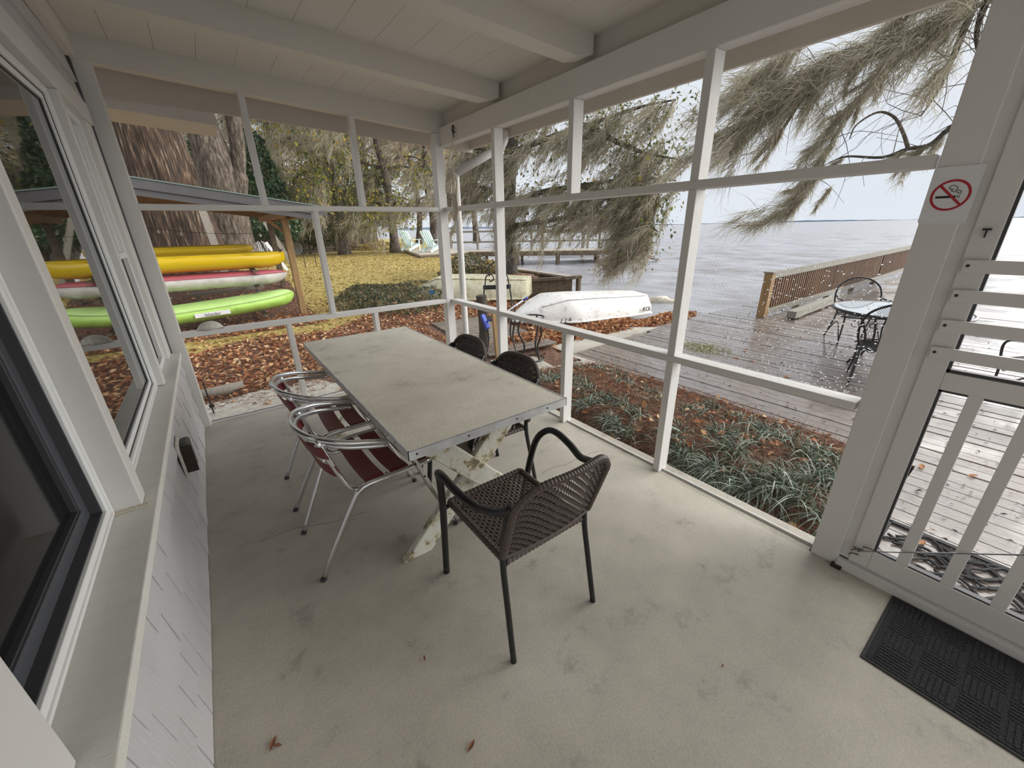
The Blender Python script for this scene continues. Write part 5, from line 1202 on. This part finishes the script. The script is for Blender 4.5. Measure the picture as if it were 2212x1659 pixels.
# spray of the breaking wave
q = onz(1412, 655, WZ); mb = MB(); rs = random.Random(4); rings = []
for i in range(12):
    u = i/11; c = q+V(-.4, .55, 0)+V(.9, -1.0, 0)*u; r = (.02+.085*math.sin(PI*u))*rs.uniform(.6, 1.3); rings.append([c+V(.5*r*math.cos(t), r*.8*math.cos(t)*rs.uniform(.7, 1.3), -.02+max(0, (r*1.2+.10*rs.random())*math.sin(t))) for t in np.linspace(0, 2*PI, 10, endpoint=False)])
mb.loft(rings); single('wave_crest', mb, 'foam', 'foaming yellowish wave breaking beside the white boat', 'wave', tuple(q), smooth=True)

# ================================================================ TREES AND SPANISH MOSS
def at(px, py, dist): return CAM+ray(px, py)*dist
WIND = nrm(V(-.80, .58, 0))
def limb_pts(L): return cr([at(*p) if p[0] > 30 or True else p for p in L], 5)
def side_twigs(limbs, n, ln, rs, bias=WIND*.6+V(0, 0, -.15)):
    """short random twigs off the limbs: list of polylines"""
    out = []
    for _ in range(n):
        L = limbs[rs.integers(len(limbs))]; k = rs.integers(1, len(L)); a = np.array(L[k]); d = nrm(rs.normal(0, 1, 3)+bias); l = ln*rs.uniform(.4, 1.2)
        b = a+d*l*.5+rs.normal(0, .08*l, 3); c = a+d*l+rs.normal(0, .12*l, 3)+V(0, 0, -.1*l); out.append([a, b, c])
    return out
def moss_on(lines, ntuft, L, strands, w, wf, rs, spread=.10, seg=4, curl=1.6, jit=.22):
    """festoons: each hangs from a limb along its own wavering spine and bristles with short strands"""
    P = np.concatenate([np.array([np.array(l[i])*(1-t)+np.array(l[i+1])*t for i in range(len(l)-1) for t in (0, .5)]) for l in lines])
    idx = rs.integers(0, len(P), ntuft); A, Dv, Ln, Wd = [], [], [], []
    for i in idx:
        p = P[i]; l = L*rs.uniform(.3, 1.3); f = wf*rs.uniform(.4, 1.6); d = nrm(WIND*f+V(0, 0, -1)+rs.normal(0, jit, 3)); n = max(6, int(strands*rs.uniform(.5, 1.5)))
        sd1 = nrm(np.cross(d, rs.normal(0, 1, 3))); sd2 = np.cross(d, sd1); ph = rs.uniform(0, 6.28, 2); am = .10*l
        t = rs.uniform(0, 1, n)**.9*.82
        sp = p+d*(l*t)[:, None]+sd1*(am*np.sin(ph[0]+5*t)*t)[:, None]+sd2*(am*np.sin(ph[1]+4*t)*t)[:, None]
        rad = spread*min(1.4, l)*(1-.75*t)
        A.append(sp+rs.normal(0, .5, (n, 3))*rad[:, None]); Dv.append(d+rs.normal(0, .30, (n, 3)))
        Ln.append(l*rs.uniform(.14, .42, n)); Wd.append(w*rs.uniform(.5, 1.4, n))
    A = np.concatenate(A); Dv = np.concatenate(Dv); Dv /= np.linalg.norm(Dv, axis=1)[:, None]
    return ribbons(A, Dv, np.concatenate(Ln), np.concatenate(Wd), seg, curl, .8)
def leaves_on(lines, n, size, rs, spread=.25):
    P = np.concatenate([np.array([np.array(l[i])*(1-t)+np.array(l[i+1])*t for i in range(len(l)-1) for t in (0, .33, .66)]) for l in lines])
    Q = P[rs.integers(0, len(P), n)]+rs.normal(0, spread, (n, 3)); return scatter_quads(Q, size, .9, .55)
def tree(name, label, base, trunk, r0, r1, limbs, bark, ntwig=60, twig=.8, moss=None, leaf=None, seed=1, group=None, lr=.35, mossmat='moss', twr=.008):
    rs = np.random.default_rng(seed); t = wthing(name, label, 'tree', tuple(base), group)
    tp = cr([base]+trunk, 5); n = len(tp)
    rad = [r0*(1+.55*max(0, 1-i/3)**2)*(1-i/(n-1))+r1*(i/(n-1)) for i in range(n)]
    MB().tube(tp, rad, 14).build('trunk', bark, t, smooth=True)
    LL = []
    for L in limbs:
        p = cr(L, 5); LL.append(p); rr0 = r1*lr*2; MB().tube(p, [rr0*(1-.82*i/(len(p)-1)) for i in range(len(p))], 8).build('limb', bark, t, smooth=True)
    tw = side_twigs(LL, ntwig, twig, rs)
    if tw:
        A = np.array([q[0] for q in tw]); parts = []
        for q in tw:
            m = MB(); m.tube(cr(q, 2), [twr*(1-.16*i) for i in range(5)], 4); parts.append((np.array(m.v), np.array([f for f in m.f if len(f) == 4])))
        v, f = merge(parts); npmesh('twigs', v, f, 'twig', t)
    if moss:
        for (nt, L, st, w, wf, sp) in moss: v, f = moss_on(LL+tw, nt, L, st, w, wf, rs, sp); npmesh('spanish_moss', v, f, mossmat, t)
    if leaf:
        for (n, s, m, sp) in leaf: v, f = leaves_on(tw+LL[:], n, s, rs, sp); npmesh('foliage', v, f, m, t)
    return t

# --- great fluted trunk behind the shed
def fluted(base, path, radii, nfl, depth, seed, bark, parent, name='trunk', nseg=64):
    rs = np.random.default_rng(seed); ph = rs.uniform(0, 6.28, 6); P = cr(path, 6); n = len(P); rings = []
    R = np.interp(np.linspace(0, 1, n), np.linspace(0, 1, len(radii)), radii)
    for i in range(n):
        row = []
        for k in range(nseg):
            a = 2*PI*k/nseg; fl = 1+depth*(.5*math.sin(nfl*a+ph[0]+.4*i/n)+.35*math.sin((nfl*2+3)*a+ph[1]-.6*i/n)+.25*math.sin((nfl*3+1)*a+ph[2]))*(1-.4*i/n)
            row.append(P[i]+V(R[i]*fl*math.cos(a), R[i]*fl*math.sin(a), 0))
        rings.append(row)
    mb = MB(); mb.loft(rings); mb.build(name, bark, parent, smooth=True)
t1 = wthing('giant_trunk', 'massive pale-streaked fluted tree trunk rising behind the kayak shed', 'tree', (-.15, 16.2, GZ))
fluted(None, [(-.05, 16.2, -.3), (-.12, 16.2, .8), (-.2, 16.2, 2.2), (-.32, 16.2, 4.2), (-.6, 16.3, 7.5), (-.9, 16.3, 12)], [1.35, 1.05, .98, .92, .85, .75], 9, .075, 3, 'bark', t1)
mb = MB(); mb.ball((.56, 15.9, 3.2), .2, 10, 8, (.8, .8, 1.5)); mb.build('burl', 'bark', t1, smooth=True)
t2 = wthing('forked_tree', 'thick grey forked tree trunk standing beside the massive streaked trunk', 'tree', (1.35, 20, .2))
fluted(None, [(1.38, 20, .0), (1.36, 20, 1.2), (1.40, 20, 2.6), (1.42, 20, 4.0), (1.34, 20, 5.5), (1.2, 20, 8), (1.0, 20, 13)], [1.0, .72, .70, .62, .45, .40, .35], 7, .05, 8, 'bark2', t2)
MB().tube(cr([(1.75, 19.9, 2.4), (2.05, 19.85, 3.5), (2.28, 19.8, 4.6), (2.42, 19.8, 7), (2.7, 19.8, 12)], 5), [.34]*6+[.25]*15, 14).build('stem', 'bark2', t2, smooth=True)

# --- dark evergreen shrubs and trees
def bush(name, label, cat, blobs, n, size, mat, stem=None, seed=1, group=None):
    rs = np.random.default_rng(seed); P = []
    tot = sum(b[3]*b[4] for b in blobs)
    for (x, y, z, rx, rz) in blobs:
        m = int(n*rx*rz/tot); d = rs.normal(0, 1, (m, 3)); d /= np.linalg.norm(d, axis=1)[:, None]; r = rs.uniform(.55, 1.05, m)**.5
        P.append(np.stack([x+d[:, 0]*rx*r, y+d[:, 1]*rx*r, z+d[:, 2]*rz*r], 1))
    P = np.concatenate(P); zmin = min(b[2]-b[4] for b in blobs); base = (blobs[0][0], blobs[0][1], float(max(-.3, min(zmin, float(gh(blobs[0][0], blobs[0][1]))))))
    P[:, 2] = np.maximum(P[:, 2], base[2]+.02)
    t = wthing(name, label, cat, base, group); v, f = scatter_quads(P, size, .9, .5); npmesh('foliage', v, f, mat, t)
    mb = MB()
    for k, b in enumerate(blobs[:5]): mb = MB(); mb.tube(cr([base, ((base[0]+b[0])/2+.05, (base[1]+b[1])/2, (base[2]+b[2])/2), (b[0], b[1], b[2]+b[4]*.4)], 4), [.05]*5+[.025]*4, 6); mb.build('stem', 'twig', t)
    return t
bush('evergreen_tree', 'dark glossy evergreen tree beside the forked trunk', 'tree', [(*at(560, 395, 26), 1.0, 1.7), (*at(545, 340, 26), .8, 1.3), (*at(590, 430, 26), .9, 1.0), (*at(590, 465, 25), 1.2, 1.0)], 4000, .20, 'lfgreen', seed=2)
bush('evergreen_shrub', 'dark evergreen shrub under the shed roof in front of the fence', 'shrub', [(*at(565, 475, 22), 1.3, .75), (*at(540, 490, 22), .9, .6), (*at(610, 490, 22), .8, .7)], 2600, .17, 'lfgreen', seed=3)
bush('fence_vine', 'leafy vine spilling over the fence past the shed post', 'vine', [(*at(660, 500, 27), 1.0, .7), (*at(690, 505, 27), .9, .8), (*at(700, 480, 27), .7, .5)], 1800, .18, 'lfoak', seed=4)
bush('rear_shrub', 'green shrub mass showing between the two thick trunks', 'shrub', [(*at(425, 400, 30), 1.3, 2.2), (*at(430, 330, 30), 1.0, 1.8)], 1600, .22, 'lfgreen', seed=5)
bush('round_shrub', 'rounded dark green shrub behind the cream rowboat', 'shrub', [(*at(1010, 585, 12.6), .78, .52), (*at(985, 600, 12.3), .55, .40), (*at(1040, 600, 12.2), .45, .35)], 4200, .075, 'lfivy', seed=6)
q = [onz(*p, .12) for p in ((800, 625), (850, 622), (900, 615), (935, 600), (830, 640), (880, 645), (915, 630), (780, 640), (950, 580))]
bush('ivy_bank', 'sprawling ivy bank on the slope behind the cream rowboat', 'ivy', [(a[0], a[1], .02, .7, .20) for a in q], 7500, .08, 'lfivy', seed=7)
bush('grass_mound', 'low dark mondo grass mound at the edge of the yellow lawn', 'shrub', [(*onz(790, 632, .0)[:2], -.02, .6, .22)], 1400, .10, 'lfivy', seed=8)
bush('yellow_groundcover', 'band of yellow ground plants along the back of the lawn', 'plants', [(*onz(px, 540, .26)[:2], .42, 1.2, .4) for px in (640, 700, 760, 820)], 2600, .18, 'yleaf', seed=9)
bush('lawn_edge_weeds', 'yellow weeds at the lake edge of the lawn beside the trunk', 'plants', [(*onz(1062, 585, .28)[:2], .38, .28, .22), (*onz(1075, 590, .28)[:2], .36, .25, .2)], 500, .09, 'yleaf', seed=10)

# --- bald tree on the lawn by the water
dB = onz(1099, 594, .26); dd_ = float(np.linalg.norm(dB-CAM))
f_ = lambda *pts: [at(px, py, dd_+dz) for px, py, dz in pts]
tree('mossy_tree', 'dark slim tree draped with blown grey moss on the lawn corner', dB-V(0, 0, .12), f_((1099, 500, 0), (1100, 400, 0), (1106, 300, 0), (1112, 180, 0), (1116, 60, 0)), .21, .12, [
    f_((1106, 330, 0), (1180, 300, -.3), (1270, 270, -.5), (1370, 235, -.8), (1460, 215, -1)), f_((1102, 440, 0), (1170, 415, -.4), (1260, 400, -.8), (1370, 385, -1.2), (1460, 390, -1.4)),
    f_((1100, 490, 0), (1150, 482, -.3), (1220, 470, -.6), (1300, 455, -1), (1390, 440, -1.3)), f_((1110, 260, 0), (1180, 225, .3), (1260, 190, .6), (1350, 150, .8)),
    f_((1104, 350, 0), (1060, 330, .2), (1020, 320, .4), (985, 325, .4)), f_((1100, 430, 0), (1060, 410, .3), (1020, 400, .5), (985, 400, .7)), f_((1112, 220, 0), (1060, 210, .4), (1010, 215, .8)),
    f_((1260, 400, -.8), (1320, 430, -1.1), (1380, 470, -1.4), (1420, 500, -1.5)), f_((1270, 270, -.5), (1320, 300, -.9), (1390, 330, -1.2), (1470, 345, -1.5)), f_((1370, 385, -1.2), (1420, 420, -1.4), (1400, 480, -1.5), (1355, 540, -1.5))],
    'bark3', 230, .75, [(760, .95, 70, .013, .8, .11), (300, .5, 40, .012, .6, .09)], [(3600, .085, 'lfoak', .22), (1300, .085, 'lfyg', .22)], 11)
# rust-coloured twig spray low over the water
rsx = np.random.default_rng(3); L = [f_((1385, 470, -1.4), (1365, 510, -1.5), (1345, 545, -1.5), (1330, 585, -1.5)), f_((1365, 510, -1.5), (1385, 540, -1.5), (1395, 575, -1.5)), f_((1345, 545, -1.5), (1310, 570, -1.5))]
rt = wthing('hanging_twigs', 'rusty red-brown spray of twigs hanging low over the water', 'branch', tuple(L[0][0]))
for p in L: MB().tube(cr(p, 4), .012, 5).build('twig', 'twig', rt)
tw = side_twigs([cr(p, 4) for p in L], 60, .35, rsx); v, f = leaves_on(tw+L, 900, .06, rsx, .10); npmesh('foliage', v, f, 'rusttwig', rt)
v, f = moss_on(tw+L, 60, .5, 14, .012, .35, rsx, .08); npmesh('spanish_moss', v, f, 'moss', rt)

# --- near limbs sweeping in over the deck from a tree beyond the door
E0 = V(10.2, -3.2, DZ)
e_ = lambda *pts: [at(*p) for p in pts]
tree('sweeping_oak', 'tree whose long limbs trail thick wind-blown moss above the lake', E0, [V(10.2, -3.1, 1.5), V(10.0, -2.8, 3.5), V(9.7, -2.3, 5.4), V(9.3, -1.6, 7.0)], .34, .16, [
    [V(9.75, -2.4, 5.2)]+e_((2300, -60, 8.8), (2130, 5, 8.2), (1950, 75, 7.8), (1800, 120, 7.4), (1700, 190, 7.2), (1620, 265, 7.1)),
    [V(9.95, -2.7, 4.0)]+e_((2230, 190, 8.6), (2070, 265, 8.0), (2010, 312, 7.9), (1960, 322, 7.8), (1905, 340, 7.7), (1830, 338, 7.6), (1790, 352, 7.5)),
    e_((1950, 75, 7.8), (1890, 170, 7.7), (1840, 240, 7.6), (1800, 300, 7.5), (1775, 360, 7.5), (1745, 420, 7.5)),
    [V(9.3, -1.6, 6.8)]+e_((2200, -150, 8.4), (1950, -40, 7.8), (1780, 60, 7.4), (1660, 140, 7.2), (1580, 215, 7.1)),
    e_((2100, 20, 8.2), (2060, 120, 8.0), (2030, 190, 8.0), (1990, 250, 7.9)),
    e_((1800, 120, 7.4), (1740, 200, 7.3), (1690, 280, 7.3), (1650, 330, 7.3)),
    e_((2140, -20, 8.2), (2110, 70, 8.1), (2120, 150, 8.1))],
    'bark3', 120, .9, None, None, 21, lr=.13, twr=.005)
E_ = [o for o in bpy.data.objects if o.name == 'sweeping_oak'][0]
rse = np.random.default_rng(33)
MB().tube(cr(e_((1962, 322, 7.8), (1950, 285, 7.8), (1930, 252, 7.8), (1895, 243, 7.8), (1850, 270, 7.7), (1835, 300, 7.7)), 5), [.024-.0007*i for i in range(26)], 7).build('bare_twig', 'twig', E_, smooth=True)
m1 = [cr(e_((2130, 0, 8.2), (1950, 75, 7.8), (1800, 125, 7.4), (1700, 195, 7.2), (1640, 255, 7.1)), 6), cr(e_((1780, 60, 7.4), (1660, 150, 7.2)), 6), cr(e_((2200, -60, 8.3), (2060, -10, 8.0), (1900, 40, 7.7)), 6)]
v1 = moss_on(m1, 88, 1.15, 190, .0075, 1.15, rse, .11, 5)
m2 = [cr(e_((1900, 150, 7.7), (1840, 235, 7.6), (1800, 300, 7.5), (1775, 360, 7.5)), 6), cr(e_((1740, 200, 7.3), (1680, 290, 7.3)), 6)]
v2 = moss_on(m2, 26, .75, 150, .0075, .7, rse, .07, 5)
m3 = [cr(e_((1780, 350, 7.5), (1750, 410, 7.5), (1730, 430, 7.5)), 6)]
v3 = moss_on(m3, 8, 1.05, 230, .0075, 1.3, rse, .07, 5)
m4 = [cr(e_((2080, 265, 8.0), (2010, 312, 7.9), (1960, 322, 7.8)), 6), cr(e_((2060, 120, 8.0), (2000, 240, 7.9)), 6), cr(e_((1830, 338, 7.6), (1800, 350, 7.5)), 4)]
v4 = moss_on(m4, 26, .42, 110, .007, .8, rse, .06, 5)
v5 = moss_on([cr(e_((1800, 400, 7.5), (1790, 405, 7.5)), 4)], 2, .42, 160, .007, .55, rse, .06, 5)
for v, f in (v1, v2, v3, v4, v5): npmesh('spanish_moss', v, f, 'moss', E_)
v, f = leaves_on([cr(e_((1520, 200, 7.6), (1480, 260, 7.6), (1450, 330, 7.6)), 4), cr(e_((1480, 200, 7.6), (1540, 290, 7.4), (1560, 310, 7.4)), 4)], 140, .055, rse, .14); npmesh('foliage', v, f, 'lfoak', E_)

# --- moss-hung trees at the back of the lawn
def back_tree(name, label, px, py, H, spread, seed, moss, leaf, mat='moss', group='moss-hung trees behind the lawn', zb=.26, dist=None, bark='bark2', nl=11, top=250):
    rs = np.random.default_rng(seed)
    base = onz(px, py, zb) if dist is None else at(px, py, dist); base[2] = zb-.1; d = float(np.linalg.norm(base-CAM))
    trunk = [base+V(rs.normal(0, .15), rs.normal(0, .15), H*k) for k in (.25, .5, .75, 1.0)]; limbs = []
    for k in range(nl):
        h = H*rs.uniform(.22, 1.0); a = rs.uniform(0, 2*PI); l = spread*rs.uniform(.6, 1.1); s = base+V(0, 0, h); dv = V(math.cos(a), math.sin(a), 0)
        limbs.append([s, s+dv*l*.4+V(0, 0, .12*l), s+dv*l*.75+V(0, 0, .05*l), s+dv*l+V(0, 0, -.25*l)])
    return tree(name, label, base, trunk, .26, .12, limbs, bark, 160, 1.5, moss, leaf, seed, group, .4, mat, .012)
back_tree('moss_tree', 'tree thick with pale wind-combed moss beside the dark evergreen', 640, 547, 9, 3.4, 41, [(950, 1.3, 42, .03, 1.6, .20)], [(500, .16, 'lfoak', .4)])
back_tree('moss_tree', 'yellow-leaved tree with long grey moss trailing to the lawn', 745, 550, 8.5, 3.2, 42, [(330, 1.6, 42, .028, .4, .20)], [(4600, .17, 'lfyg', .45)])
back_tree('moss_tree', 'tree with moss curtains standing left of the pale armchairs', 855, 546, 8, 2.9, 43, [(330, 1.4, 40, .028, .7, .2)], [(3200, .16, 'lfyg', .45)])
back_tree('moss_tree', 'brown moss-hung tree standing behind the pale armchairs', 935, 540, 8, 3.0, 44, [(330, 1.3, 36, .03, 1.0, .2)], [(500, .15, 'rusttwig', .4)], 'mossbrown')
for px, seed, lb in ((250, 58, 'far brown moss-hung tree rising beyond the shed, screened by the massive trunk'), (360, 57, 'far brown moss-hung tree rising directly behind the massive streaked trunk'), (470, 51, 'far brown moss-hung tree rising behind the two thick trunks'), (590, 52, 'far brown moss-hung tree rising behind the dark evergreen'), (700, 53, 'far brown moss-hung tree rising behind the fence vine'), (810, 54, 'far brown moss-hung tree rising behind the yellow-leaved tree'), (905, 55, 'far brown moss-hung tree rising behind the pale armchairs'), (1030, 56, 'far brown moss-hung tree rising beyond the neighbouring dock')):
    back_tree('far_tree', lb, px, 520, 13, 4.6, seed, [(420, 2.0, 30, .05, 1.2, .3)], [(350, .25, 'lfoak', .7)], 'mossbrown', 'far trees beyond the fence', .3, 40)

# ---------------------------------------------------------------- rain drops caught in the lake-side screen
n = 800; ico = bmesh.new(); bmesh.ops.create_icosphere(ico, subdivisions=1, radius=1.0); iv = np.array([v.co[:] for v in ico.verts]); if_ = np.array([[v.index for v in f.verts] for f in ico.faces]); ico.free()
yy = np.concatenate([rng.uniform(.38, 1.2, n), rng.uniform(1.25, 3.0, 260)]); zz = np.concatenate([.80+.56*rng.beta(1.0, 1.5, n), .80+.5*rng.beta(1, 2.2, 260)])
m = len(yy); sc_ = np.stack([np.full(m, .0022), rng.uniform(.0015, .0062, m), rng.uniform(.0014, .0030, m)], 1)
c_ = np.stack([np.full(m, W+.0575), yy, zz], 1); v = (iv[None]*sc_[:, None]+c_[:, None]).reshape(-1, 3); f = (if_[None]+(np.arange(m)*len(iv))[:, None, None]).reshape(-1, 3)
npmesh('rain_drops', v, f, 'drop', wr)
for o in list(bpy.data.objects):
    if '_o' in o.keys(): del o['_o']
